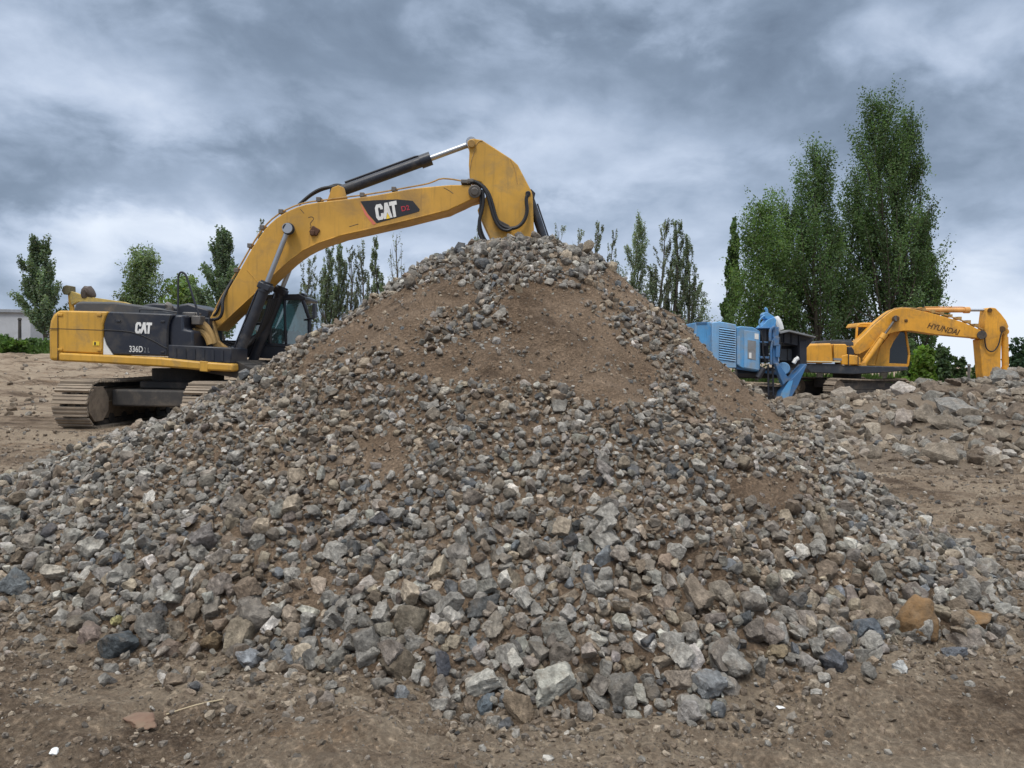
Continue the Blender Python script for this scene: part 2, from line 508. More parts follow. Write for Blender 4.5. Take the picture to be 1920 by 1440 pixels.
def ground_z(x, y):
    x = np.asarray(x, float); y = np.asarray(y, float)
    d = np.hypot(x, y)
    z = 0.05 * fbm(x * 0.30, y * 0.42, oct=3, seed=3)
    # wheel ruts and dragged ridges running across the yard, left and front
    u = x * 0.30 + y * 0.95
    rut = vnoise(u * 1.15, x * 0.06 + 4, seed=21) + 0.5 * vnoise(u * 2.9, x * 0.13, seed=22)
    z = z + 0.065 * rut * np.exp(-(d / 26) ** 2)
    z = z + 0.046 * fbm(x * 1.6, y * 2.2, oct=4, seed=31) * np.exp(-(d / 30) ** 2)
    z = z + 0.024 * np.abs(fbm(x * 6.5, y * 8.0, oct=4, seed=41)) * np.exp(-(d / 9) ** 2)
    z = z + 0.05 * np.clip(fbm(x * 2.1 + 9, y * 2.6, oct=4, seed=45) - 0.35, 0, 1) * np.exp(-(d / 12) ** 2)
    # far yard: churned rubble surface
    z = z + 0.15 * fbm(x * 0.9, y * 0.5, oct=5, seed=51) * sst(17, 30, y) * sst(90, 40, d)
    # small ridge of mud beside the tracks
    z = z + 0.16 * np.exp(-((y - 14.1 - 0.05 * x) / 0.55) ** 2) * sst(-6.5, -8, x) * (0.8 + 0.5 * vnoise(x * 1.3, y, seed=5))
    # tyre and crawler prints: two parallel bands of pressed ribs each
    for (ax, ay, bx, by, half, pitch, amp) in ((-5.2, 1.2, -1.3, 3.1, .20, .085, .022), (-9.5, 4.0, -3.6, 8.6, .30, .16, .03), (-10.5, 4.6, -4.6, 9.2, .30, .16, .03),
                                              (0.2, 2.0, 3.6, 3.2, .22, .09, .016), (3.6, 5.0, 6.6, 11.0, .30, .16, .028), (4.9, 4.4, 8.0, 10.4, .30, .16, .028), (-17, 12.6, -6, 14.0, .35, .19, .035)):
        L = math.hypot(bx - ax, by - ay); tx, ty = (bx - ax) / L, (by - ay) / L
        t = (x - ax) * tx + (y - ay) * ty; q = -(x - ax) * ty + (y - ay) * tx + 0.25 * np.sin(t * 0.5)
        inb = sst(half, half * 0.75, np.abs(q)) * sst(-.3, .5, t) * sst(L + .3, L - .6, t)
        worn = np.clip(0.6 + 0.9 * vnoise(x * 1.4, y * 1.4, seed=15), 0, 1)
        z = z + inb * worn * amp * (np.tanh(3 * np.sin((t + 0.35 * np.abs(q)) * 2 * np.pi / pitch)) * 0.5 - 0.9) + amp * 0.8 * np.exp(-((np.abs(q) - half * 1.15) / (half * .3)) ** 2) * sst(-.3, .5, t) * sst(L + .3, L - .6, t) * worn
    rise = 1.5 * sst(21, 58, y) * sst(-3, -12, x)       # the yard climbs gently towards the back left
    flat = np.exp(-(((x + 7.6) / 3.4) ** 4 + ((y - 17.6) / 3.4) ** 4))
    return z * (1 - 0.8 * flat) + rise


AP = (0.03, 8.1)                    # foot point of the heap's axis
_rp = np.array([0, .3, .55, .9, 1.3, 2.8, 3.5, 4.1, 4.5, 4.9, 5.5, 8])
_zp = np.array([2.80, 2.77, 2.71, 2.54, 2.23, 1.05, 0.58, 0.20, -.04, -.22, -.36, -.7])

def pile_z(x, y):
    x = np.asarray(x, float); y = np.asarray(y, float)
    dx, dy = x - AP[0], y - AP[1]
    r = np.hypot(dx, dy)
    a = np.arctan2(dy, dx)          # -pi/2 is towards the camera
    left = np.exp(-((np.abs(np.abs(a) - np.pi)) / 0.85) ** 2)
    lobes = 0.05 * np.cos(2 * a + 1.0) + 0.035 * vnoise(np.cos(a) * 2.2 + 5, np.sin(a) * 2.2, seed=61)
    low = sst(1.5, 4.5, r)
    right = np.exp(-((a - 0.05) / 0.62) ** 2)
    k = 1 + low * (0.23 * left + lobes - 0.225 * right + 0.045 * np.exp(-((a + 1.15) / 0.3) ** 2)) - 0.012
    z = np.interp(r / k, _rp, _zp)
    z = z + 0.11 * np.exp(-((r - 2.2) / 0.75) ** 2) * left
    s = 0.095 * fbm(x * 1.1, y * 1.1, oct=3, seed=71) * sst(0.1, 1.2, r) * sst(5.2, 4.0, r)
    s = s + 0.03 * fbm(x * 4.5, y * 4.5, oct=3, seed=75)
    # spill channels down the slope
    s = s + 0.035 * vnoise(a * 9, r * 0.5, seed=77) * sst(0.8, 2.0, r) * sst(4.6, 3.6, r)
    return z + s

def bank_z(x, y):
    """low berm of earth and broken concrete on the right"""
    x = np.asarray(x, float); y = np.asarray(y, float)
    toe = 11.4 + 0.35 * vnoise(x * 0.7, y * 0 + 3, seed=81) + 0.9 * np.clip(8.0 - x, 0, 6) * 0.35
    crest_y = 18.5
    crest = np.interp(x, [2, 4.5, 6.5, 8, 10, 12, 13.5, 16, 22], [0.0, .22, .52, .72, .95, 1.33, 1.62, 1.85, 1.6])
    t = np.clip((y - toe) / (crest_y - toe), 0, 1)
    front = t ** 0.85
    back = sst(crest_y + 7.5, crest_y + 1.0, y)
    z = crest * front * back
    z = z + (0.13 * fbm(x * 0.75, y * 0.6, oct=3, seed=91) + 0.06 * fbm(x * 2.6, y * 2.2, oct=3, seed=95)) * sst(0, 0.25, z)
    edge = sst(2.0, 4.0, x) * sst(26, 21, x)
    return np.where(y < toe, -0.15, z * edge - 0.06)

def surf(x, y):
    return np.maximum(np.maximum(ground_z(x, y), pile_z(x, y)), bank_z(x, y))

def hit(px, py, f=None):
    f = f or surf
    d = np.array(ray(px, py)); e = np.array(EYE)
    t = np.concatenate([np.arange(1.5, 14, 0.006), np.arange(14, 90, 0.03)])
    p = e + d * t[:, None]
    under = p[:, 2] < f(p[:, 0], p[:, 1])
    i = int(np.argmax(under)) if under.any() else len(t) - 1
    return Vector(p[i])


# one sheet of ground from the camera's feet to the horizon: rings that widen with distance
_nf, _nb = 760, 60
ang = np.concatenate([np.linspace(-R(52), R(52), _nf), np.linspace(R(52), 2 * np.pi - R(52), _nb + 2)[1:-1]])
rad = np.concatenate([[0.3, 0.8, 1.4], np.geomspace(1.8, 14, 360), np.geomspace(14.2, 90, 130), np.geomspace(93, 3500, 34)])
AA, RR = np.meshgrid(ang, rad)
gx, gy = RR * np.sin(AA), RR * np.cos(AA)
gz = ground_z(gx, gy)
na, nr = len(ang), len(rad)
V = np.stack([gx.ravel(), gy.ravel(), gz.ravel()], 1)
V = np.vstack([V, [[0, 0, 0]]])
i = np.arange(nr - 1)[:, None] * na; j = np.arange(na)[None, :]; j2 = (j + 1) % na
F = np.stack([(i + j), (i + na + j), (i + na + j2), (i + j2)], -1).reshape(-1, 4)
ground = link('ground', np_mesh('ground', V, F, M['ground']))
fan = bmesh.new(); fan.from_mesh(ground.data); fan.verts.ensure_lookup_table()
c0 = fan.verts[len(V) - 1]
for k in range(na):
    fan.faces.new((c0, fan.verts[k], fan.verts[(k + 1) % na])).smooth = True
bmesh.ops.recalc_face_normals(fan, faces=fan.faces)
fan.to_mesh(ground.data); fan.free()
tag(ground, kind='structure')

def polar_sheet(cx, cy, rmax, nr, na, fz, drop):
    r = np.concatenate([[0.02], np.linspace(0.05, rmax, nr)])
    a = np.linspace(0, 2 * np.pi, na, endpoint=False)
    A, Rr = np.meshgrid(a, r)
    x, y = cx + Rr * np.cos(A), cy + Rr * np.sin(A)
    z = fz(x, y)
    z[-1] = drop
    V = np.stack([x.ravel(), y.ravel(), z.ravel()], 1)
    i = np.arange(len(r) - 1)[:, None] * na; j = np.arange(na)[None, :]; j2 = (j + 1) % na
    return V, np.stack([(i + j), (i + na + j), (i + na + j2), (i + j2)], -1).reshape(-1, 4)[:, ::-1]

V, F = polar_sheet(AP[0], AP[1], 6.4, 230, 760, pile_z, -0.8)
heap = link('rubble_heap', np_mesh('rubble_heap', V, F, M['heap']))
tag(heap, 'tall cone of brown earth strewn with broken stone in front of the big excavator', 'earth heap')

xs, ys = np.linspace(1.5, 27, 300), np.linspace(9.5, 27, 240)
X, Y = np.meshgrid(xs, ys)
Z = bank_z(X, Y)
V = np.stack([X.ravel(), Y.ravel(), Z.ravel()], 1)
nx = len(xs)
i = np.arange(len(ys) - 1)[:, None] * nx; j = np.arange(nx - 1)[None, :]
F = np.stack([i + j, i + j + 1, i + nx + j + 1, i + nx + j], -1).reshape(-1, 4)
bank = link('earth_bank', np_mesh('earth_bank', V, F, M['bank']))
tag(bank, 'low bank of churned brown earth under the broken concrete at right, below the orange excavator', 'earth bank')


# ================================================================== stones
def ico(sub):
    bm = bmesh.new()
    bmesh.ops.create_icosphere(bm, subdivisions=sub, radius=1.0)
    bm.verts.ensure_lookup_table()
    v = np.array([x.co[:] for x in bm.verts]); f = np.array([[q.index for q in fc.verts] for fc in bm.faces])
    bm.free()
    return v / np.linalg.norm(v, axis=1)[:, None], f
ICO = {k: ico(k) for k in (1, 2, 3, 4)}

def rock_unit(sub, rng, kind, sharp=15):
    """unit rock: a sphere cut by random planes with softened edges, then roughened"""
    u, f = ICO[sub]
    n = {'blocky': 4, 'flat': 4, 'rounded': 15, 'long': 4, 'angular': 8}[kind]
    pl = rng.normal(size=(n, 3)); pl /= np.linalg.norm(pl, axis=1)[:, None]
    d = rng.uniform(0.62, 0.90, n)
    if kind in ('blocky', 'flat', 'long'):
        q = np.vstack([np.eye(3), -np.eye(3)]) + rng.normal(size=(6, 3)) * 0.24
        pl = np.vstack([q / np.linalg.norm(q, axis=1)[:, None], pl])
        d = np.concatenate([rng.uniform(0.50, 0.72, 6), d])
    elif kind == 'angular':
        # spread the planes so that no side stays round
        for _ in range(30):
            for i_ in range(n):
                dd = pl[i_] - pl; l_ = np.linalg.norm(dd, axis=1); l_[i_] = 9
                j_ = int(np.argmin(l_)); pl[i_] += 0.12 * dd[j_] / max(l_[j_], .05); pl[i_] /= np.linalg.norm(pl[i_])
        d = rng.uniform(0.48, 0.80, n)
    if kind == 'rounded': d = rng.uniform(0.74, 0.95, len(pl))
    p = {1: 14, 2: 22, 3: 34, 4: 44}[sub] * sharp / 15
    if kind == 'rounded': p *= 0.5
    t = np.clip(u @ pl.T, 0, None) / d
    r = (np.sum(t ** p, 1) + 0.75 ** p) ** (-1 / p)
    v = u * r[:, None]
    if sub >= 2:
        o = rng.uniform(0, 50, 3)
        nz = fbm(v[:, 0] * 1.7 + o[0], v[:, 1] * 1.7 + o[1], v[:, 2] * 1.7 + o[2], 3, seed=int(o[0] * 10))
        v = v * (1 + (0.10 if sub == 2 else 0.085) * nz)[:, None]
        if sub >= 3:
            nz = fbm(v[:, 0] * 5 + o[1], v[:, 1] * 5 + o[2], v[:, 2] * 5 + o[0], 3, seed=int(o[1] * 10))
            v = v * (1 + 0.055 * nz)[:, None]
    sc = {'blocky': (1, .82, .72), 'flat': (1, .8, .42), 'rounded': (1, .86, .74), 'long': (1, .58, .5), 'angular': (1, .8, .66)}[kind]
    v = v * np.array(sc) * rng.uniform(0.92, 1.08, 3)
    return v / np.abs(v).max(), f

rng = np.random.default_rng(11)
KINDS = ['blocky', 'flat', 'rounded', 'long', 'angular']
TPL = {s: [(k, *rock_unit(s, rng, k)) for k in KINDS for _ in range(7)] for s in (1, 2, 3)}

def rand_rots(n, rng, tilt=None):
    """random rotations as matrices; tilt limits how far a stone leans from lying on its broad side"""
    if tilt is None:
        q = rng.normal(size=(n, 4)); q /= np.linalg.norm(q, axis=1)[:, None]
    else:
        a = rng.uniform(0, 2 * np.pi, n); t = rng.normal(0, tilt, n); ax = rng.uniform(0, 2 * np.pi, n)
        qz = np.stack([np.cos(a / 2), 0 * a, 0 * a, np.sin(a / 2)], 1)
        qt = np.stack([np.cos(t / 2), np.sin(t / 2) * np.cos(ax), np.sin(t / 2) * np.sin(ax), 0 * t], 1)
        w1, x1, y1, z1 = qt.T; w2, x2, y2, z2 = qz.T
        q = np.stack([w1*w2-x1*x2-y1*y2-z1*z2, w1*x2+x1*w2+y1*z2-z1*y2, w1*y2-x1*z2+y1*w2+z1*x2, w1*z2+x1*y2-y1*x2+z1*w2], 1)
    w, x, y, z = q.T
    return np.stack([1-2*(y*y+z*z), 2*(x*y-z*w), 2*(x*z+y*w), 2*(x*y+z*w), 1-2*(x*x+z*z), 2*(y*z-x*w), 2*(x*z-y*w), 2*(y*z+x*w), 1-2*(x*x+y*y)], 1).reshape(n, 3, 3)

STONE_COLS = {                       # name: base colour, share
    'brown': ((0.215, 0.168, 0.124), .22), 'tan': ((0.33, 0.272, 0.205), .19), 'grey-brown': ((0.245, 0.213, 0.178), .29),
    'grey': ((0.275, 0.258, 0.228), .18), 'blue-grey': ((0.158, 0.166, 0.172), .015), 'pale': ((0.47, 0.44, 0.39), .07),
    'charcoal': ((0.105, 0.104, 0.102), .03)}
CN = list(STONE_COLS); CV = np.array([STONE_COLS[k][0] for k in CN]); CP = np.array([STONE_COLS[k][1] for k in CN]); CP /= CP.sum()

def stone_material():
    m, g, bs, out = new_mat('broken stone')
    co = g.n('ShaderNodeTexCoord').outputs['Object']
    at = g.n('ShaderNodeAttribute', attribute_name='Col').outputs['Color']
    oi = g.n('ShaderNodeObjectInfo').outputs['Location']
    n1 = g.noise(co, 9, 6, 0.65, 0.3)
    n2 = g.noise(co, 45, 6, 0.7)
    c = g.mix(1.0, at, g.ramp(n1, [(0.30, 0.50), (0.5, 0.98), (0.70, 1.55)]), 'MULTIPLY')
    c = g.mix(1.0, c, g.ramp(n2, [(0.28, 0.60), (0.5, 1.0), (0.72, 1.5)]), 'MULTIPLY')
    mp = g.n('ShaderNodeMapping'); mp.inputs['Location'].default_value = (31, 7, 12); g.l(co, mp.inputs[0])
    du = g.noise(mp.outputs[0], 6, 6, 0.7, 0.5)
    c = g.mix(g.math('MULTIPLY', g.maprange(du, 0.46, 0.66), 0.48), c, (0.235, 0.183, 0.132))
    g.l(c, bs.inputs['Base Color'])
    bs.inputs['Roughness'].default_value = 0.92
    bs.inputs['Specular IOR Level'].default_value = 0.25
    bp = g.n('ShaderNodeBump'); bp.inputs['Strength'].default_value = 0.95; bp.inputs['Distance'].default_value = 0.04
    g.l(g.math('MULTIPLY_ADD', n2, 0.5, n1), bp.inputs['Height'])
    g.l(bp.outputs[0], bs.inputs['Normal'])
    return m
M['stone'] = stone_material()

def merged(name, pos, rad, rot, cols, sub, rng, tpl=None, sq=None):
    """many stones as one mesh"""
    tpl = tpl or TPL[sub]
    Vs, Fs, Cs = [], [], []
    o = 0
    pick = rng.integers(0, len(tpl), len(pos))
    for t in range(len(tpl)):
        ix = np.nonzero(pick == t)[0]
        if not len(ix): continue
        _, v, f = tpl[t]
        w = np.einsum('nij,vj->nvi', rot[ix], v) * rad[ix][:, None, None] + pos[ix][:, None, :]
        n = len(v)
        Vs.append(w.reshape(-1, 3)); Cs.append(np.repeat(cols[ix], n, 0))
        Fs.append((f[None] + (np.arange(len(ix)) * n)[:, None, None] + o).reshape(-1, 3))
        o += n * len(ix)
    return np_mesh(name, np.vstack(Vs), np.vstack(Fs), M['stone'], np.vstack(Cs), True)

# bare brown patches on the heap (outlined where the photograph shows them, laid on the heap's own surface)
BARE = [[(560, 700), (590, 640), (690, 578), (750, 535), (860, 520), (905, 540), (860, 575), (800, 610), (805, 655), (745, 655), (690, 665), (620, 680), (590, 705)],
        [(740, 655), (820, 648), (960, 600), (985, 570), (1080, 570), (1110, 600), (1100, 640), (1170, 655), (1235, 690), (1230, 745), (1150, 765), (1080, 750),
         (1040, 715), (900, 700), (800, 708), (755, 695)],
        [(1160, 495), (1215, 535), (1300, 615), (1380, 690), (1455, 770), (1490, 845), (1400, 800), (1310, 755), (1285, 700), (1285, 650), (1180, 565), (1115, 520)],
        [(665, 845), (735, 830), (770, 870), (730, 900), (675, 890)], [(1350, 905), (1480, 900), (1520, 940), (1450, 960), (1370, 940)],
        [(925, 560), (1010, 540), (1090, 555), (1050, 595), (960, 605)]]

def bare(x, y, z):
    px, py = proj(x, y, z)
    px = px + 26 * vnoise(np.asarray(x) * 3.1, np.asarray(y) * 3.1, z * 3.1, seed=3)
    py = py + 20 * vnoise(np.asarray(x) * 3.1, np.asarray(y) * 3.1, z * 3.1, seed=4)
    b = np.zeros(px.shape, bool)
    for pl in BARE: b |= inpoly(px, py, pl)
    return b & (y < AP[1] + 1.2)

grid = {}
CELL = 0.13
def try_place(x, y, r, k, w=2):
    cx, cy = int(math.floor(x / CELL)), int(math.floor(y / CELL))
    for a in range(cx - w, cx + w + 1):
        for c in range(cy - w, cy + w + 1):
            for (qx, qy, qr) in grid.get((a, c), ()):
                s = (r + qr) * k
                if (x - qx) ** 2 + (y - qy) ** 2 < s * s: return False
    grid.setdefault((cx, cy), []).append((x, y, r))
    return True

rocks = []                            # x, y, r
def scatter(n, rlo, rhi, k, p_bare, back=0.5, skew=1.6):
    a = rng.uniform(0, 2 * np.pi, n)
    rr = np.sqrt(rng.uniform(0, 1, n)) * 5.75
    x, y = AP[0] + rr * np.cos(a), AP[1] + rr * np.sin(a)
    z = pile_z(x, y); gz = ground_z(x, y)
    br = bare(x, y, z)
    keep = (z > gz - 0.02) & np.where(br, rng.uniform(0, 1, n) < p_bare, True)
    keep &= (y < AP[1] + 0.9) | (rng.uniform(0, 1, n) < back)
    # patchy cover: thinner where fine earth has run down between the stones
    cov = fbm(x * 1.3, y * 1.3, oct=3, seed=101)
    toe = np.clip((0.75 - z) / 0.6, 0, 1)
    keep &= (cov + 1.4 * toe + rng.uniform(-.3, .3, n) > -1.0)
    r = rlo + (rhi - rlo) * rng.uniform(0, 1, n) ** skew
    # bigger stones roll to the foot and stay on the crest
    r = r * (0.80 + 0.55 * np.clip((0.95 - z) / 0.95, 0, 1) ** 1.3 + 0.15 * (z > 2.2))
    for q in np.nonzero(keep)[0]:
        if try_place(x[q], y[q], r[q], k, 2 if rhi > 0.06 else 1): rocks.append((x[q], y[q], r[q]))

NOTABLE = [  # px, py of the stone's middle, half width in px, kind, colour name, colour, label
    (905, 1278, 34, 'long', (0.43, 0.41, 0.36), 'pale upright stone at the very front of the heap, above the small blue one'),
    (912, 1320, 25, 'angular', (0.125, 0.148, 0.165), 'small blue-grey stone under the pale upright stone at the front of the heap'),
    (974, 1326, 38, 'angular', (0.215, 0.165, 0.115), 'brown pointed stone lying foremost on the dirt in front of the heap'),
    (1037, 1272, 42, 'blocky', (0.40, 0.385, 0.33), 'large pale sloping slab of stone at the front foot of the heap'),
    (830, 1245, 34, 'long', (0.150, 0.154, 0.172), 'violet blue upright stone at the front foot, left of the pale upright one'),
    (226, 1206, 33, 'rounded', (0.075, 0.085, 0.09), 'dark green-grey boulder lying alone on the dirt at left'),
    (170, 1190, 24, 'blocky', (0.20, 0.155, 0.13), 'small brown stone just left of the lone dark boulder'),
    (222, 1163, 14, 'rounded', (0.40, 0.36, 0.17), 'small yellow stone behind the lone dark boulder at left'),
    (468, 1230, 30, 'rounded', (0.24, 0.25, 0.26), 'rounded grey stone at the left front foot with dirt before it'),
    (398, 1200, 28, 'blocky', (0.225, 0.165, 0.10), 'ochre brown block half buried at the left front foot of the heap'),
    (585, 1145, 22, 'flat', (0.46, 0.44, 0.37), 'cream coloured flat stone standing on edge in the left lower slope'),
    (102, 1070, 26, 'angular', (0.38, 0.34, 0.28), 'pale pointed stone on the far left skirt of the heap'),
    (28, 1090, 36, 'rounded', (0.15, 0.162, 0.165), 'big blue-grey boulder at the left edge of the picture'),
    (1687, 1250, 19, 'rounded', (0.47, 0.47, 0.45), 'small white stone lying alone on the dirt at right'),
    (1560, 1235, 40, 'angular', (0.105, 0.11, 0.12), 'large dark grey angular boulder at the right front foot of the heap'),
    (1617, 1182, 36, 'blocky', (0.12, 0.135, 0.15), 'large blue-grey block beside the orange clay lump'),
    (1455, 1222, 28, 'rounded', (0.21, 0.165, 0.105), 'round tan stone at the right front foot left of the dark boulder'),
    (1350, 1105, 34, 'rounded', (0.26, 0.225, 0.18), 'large smooth tan stone in the right lower slope'),
    (1470, 1078, 20, 'rounded', (0.43, 0.40, 0.33), 'rounded cream stone in the right middle slope'),
    (768, 1160, 34, 'rounded', (0.165, 0.14, 0.105), 'large round brown stone in the front lower slope'),
    (836, 733, 12, 'rounded', (0.46, 0.42, 0.35), 'small pale stone below the bare brown patch'),
    (235, 845, 17, 'angular', (0.42, 0.40, 0.35), 'pale stone on the left skyline of the heap near the tracks'),
    (1785, 1223, 20, 'flat', (0.16, 0.172, 0.19), 'flat blue-grey stone on the dirt right of the orange clay'),
    (1275, 1272, 26, 'angular', (0.27, 0.225, 0.18), 'tan pointed stone standing apart at the front foot right of centre'),
    (1185, 1240, 30, 'blocky', (0.25, 0.20, 0.14), 'rough ochre tan stone at the front foot beside a gap of dirt'),
    (1325, 1280, 30, 'blocky', (0.21, 0.215, 0.215), 'grey broken stone lowest on the right front foot of the heap'),
]
notable = []
for (px, py, hw, kd, c, lab) in NOTABLE:
    p = hit(px, py + hw * 0.45)
    r = hw / F_PX * p.y * 1.12
    try_place(p.x, p.y, r, 0.3)
    notable.append((p, r, kd, c, lab))

scatter(7000, 0.050, 0.082, 0.78, 0.006, 0.25, 2.2)
scatter(52000, 0.030, 0.050, 0.70, 0.014, 0.3, 1.2)
scatter(170000, 0.016, 0.030, 0.66, 0.05, 0.15, 1.2)
scatter(90000, 0.009, 0.016, 0.66, 0.12, 0.05, 1.2)
# a few stones beyond the foot, run out on the dirt
for _ in range(650):
    a = rng.uniform(-2.9, -0.2); rr = 4.40 + abs(rng.normal(0, 0.20)); r = rng.uniform(0.015, 0.06)
    x, y = AP[0] + rr * math.cos(a) * (1.12 if math.cos(a) < -0.5 else 1), AP[1] + rr * math.sin(a)
    if rng.uniform() < math.exp(-(rr - 4.4) * 3.6) and try_place(x, y, r, 0.95): rocks.append((x, y, r))
RK = np.array(rocks)
n_first = len(RK)
# second layer: loose stones lying on the others
ix = rng.choice(np.nonzero(RK[:, 2] > 0.022)[0], 9000, replace=False)
up = RK[ix].copy(); up[:, :2] += rng.normal(0, 0.04, (len(ix), 2)); up[:, 2] *= rng.uniform(0.55, 1.0, len(ix))
zz = pile_z(up[:, 0], up[:, 1])
up = up[~bare(up[:, 0], up[:, 1], zz)]
lift = np.concatenate([np.full(n_first, 0.18), rng.uniform(0.5, 1.35, len(up))])
RK = np.vstack([RK, up])
zb = np.maximum(pile_z(RK[:, 0], RK[:, 1]), ground_z(RK[:, 0], RK[:, 1]))
RP = np.stack([RK[:, 0], RK[:, 1], zb + lift * RK[:, 2] + 0.012 * rng.normal(size=len(RK))], 1)
Rr = RK[:, 2] * rng.uniform(1.0, 1.22, len(RK))
tone = vnoise(RP[:, 0] * 1.1, RP[:, 1] * 1.1, RP[:, 2] * 1.1, seed=55)
ci = np.array([rng.choice(len(CN), p=CP) for _ in range(len(RK))])
# grey stone gathers at the foot right and left and on the crest, brown elsewhere
RC = CV[ci] * rng.uniform(0.60, 1.28, len(RK))[:, None] * (1 + rng.normal(0, 0.014, (len(RK), 3)))
gsel = (tone > 0.12) | (RP[:, 2] > 2.2) | ((np.abs(RP[:, 0] - 0.2) > 2.1) & (RP[:, 2] < 1.0))
swap = gsel & (rng.uniform(0, 1, len(RK)) < 0.50) & (ci < 3)
ci[swap] = np.where(rng.uniform(0, 1, swap.sum()) < 0.06, CN.index('blue-grey'), CN.index('grey'))
RC[swap] = CV[ci[swap]] * rng.uniform(0.62, 1.28, swap.sum())[:, None]
rot = rand_rots(len(RK), rng)
ppx, ppy = proj(RP[:, 0], RP[:, 1], RP[:, 2])
dist = np.linalg.norm(RP - np.array(EYE), axis=1)
seen = (ppx > 0) & (ppx < 1920) & (ppy < 1440) & (RP[:, 1] < AP[1] + 0.3)
score = np.where(seen, Rr / dist, 0)
order = np.argsort(-score)
N_IND = 300 - len(NOTABLE)
ind = order[:N_IND]
rest = np.setdiff1d(np.arange(len(RK)), ind)

# the stones that show largest: each an object of its own
HI = [(k, *rock_unit(4, rng, k)) for k in KINDS for _ in range(12)]
def stone_obj(name, p, r, rm, col, unit):
    v, f = unit
    w = (v @ rm.T) * r
    n = len(w)
    o = rng.uniform(0, 40, 3)
    cv = np.array(col)[None] * (1 + 0.10 * fbm(v[:, 0] * 1.4 + o[0], v[:, 1] * 1.4 + o[1], v[:, 2] * 1.4, 3))[:, None]
    me = np_mesh(name, w, f, M['stone'], cv, True)
    me.set_sharp_from_angle(angle=R(32))
    ob = link(name, me)
    ob.location = p
    return ob

GROUP = 'broken stones on the rubble heap'
lab_of = {}
for q in ind:
    k, v, f = HI[int(rng.integers(len(HI)))]
    ob = stone_obj('stone', RP[q], Rr[q], rot[q], RC[q], (v, f))
    rad_ = math.hypot(RP[q, 0] - AP[0], RP[q, 1] - AP[1])
    row = 'outer foot' if rad_ > 4.15 else 'lower slope' if rad_ > 3.55 else 'middle slope' if rad_ > 1.6 else 'crest'
    x = ppx[q]
    zone = 'far left' if x < 380 else 'left' if x < 700 else 'front' if x < 1100 else 'right' if x < 1480 else 'far right'
    size = 'large' if Rr[q] > 0.105 else 'medium' if Rr[q] > 0.088 else 'smaller'
    lab = f'{size} {CN[ci[q]]} {k} stone, {row} of heap at {zone}'
    lab_of.setdefault(lab, []).append((x, ob))
ORD = ['leftmost', 'second from left', 'third from left', 'fourth from left', 'fifth from left', 'sixth from left', 'seventh from left', 'eighth from left', 'ninth from left']
NUM = ['', '', 'two', 'three', 'four', 'five', 'six', 'seven', 'eight', 'nine', 'ten']
for lab, lst in lab_of.items():
    lst.sort(key=lambda t: t[0])
    for i_, (x, ob) in enumerate(lst):
        extra = '' if len(lst) == 1 else (', %s of %s' % (ORD[i_] if i_ < len(lst) - 1 else 'rightmost', NUM[min(len(lst), 10)]))
        tag(ob, lab + extra, 'stone', GROUP)
for (p, r, kd, c, lab) in notable:
    ob = stone_obj('stone', p + Vector((0, 0, r * 0.30)), r, rand_rots(1, rng, None if kd in ('long', 'angular') else 0.5)[0], c, rock_unit(4, rng, kd))
    tag(ob, lab, 'stone', GROUP)

near = rest[(dist[rest] < 7.2) & (Rr[rest] > 0.03) & seen[rest]]
far = np.setdiff1d(rest, near)
me = merged('loose_rubble', RP[near], Rr[near], rot[near], RC[near], 3, rng)
o1 = link('loose_rubble', me)
me2 = merged('loose_rubble', RP[far], Rr[far], rot[far], RC[far], 2, rng)
# join the two into the one object that stands for the countless smaller stones
bmj = bmesh.new(); bmj.from_mesh(me); bmj.from_mesh(me2); bmj.to_mesh(me); bmj.free(); bpy.data.meshes.remove(me2)
me.set_sharp_from_angle(angle=R(30))
tag(o1, 'countless smaller broken stones covering the brown heap', 'rubble', kind='stuff')

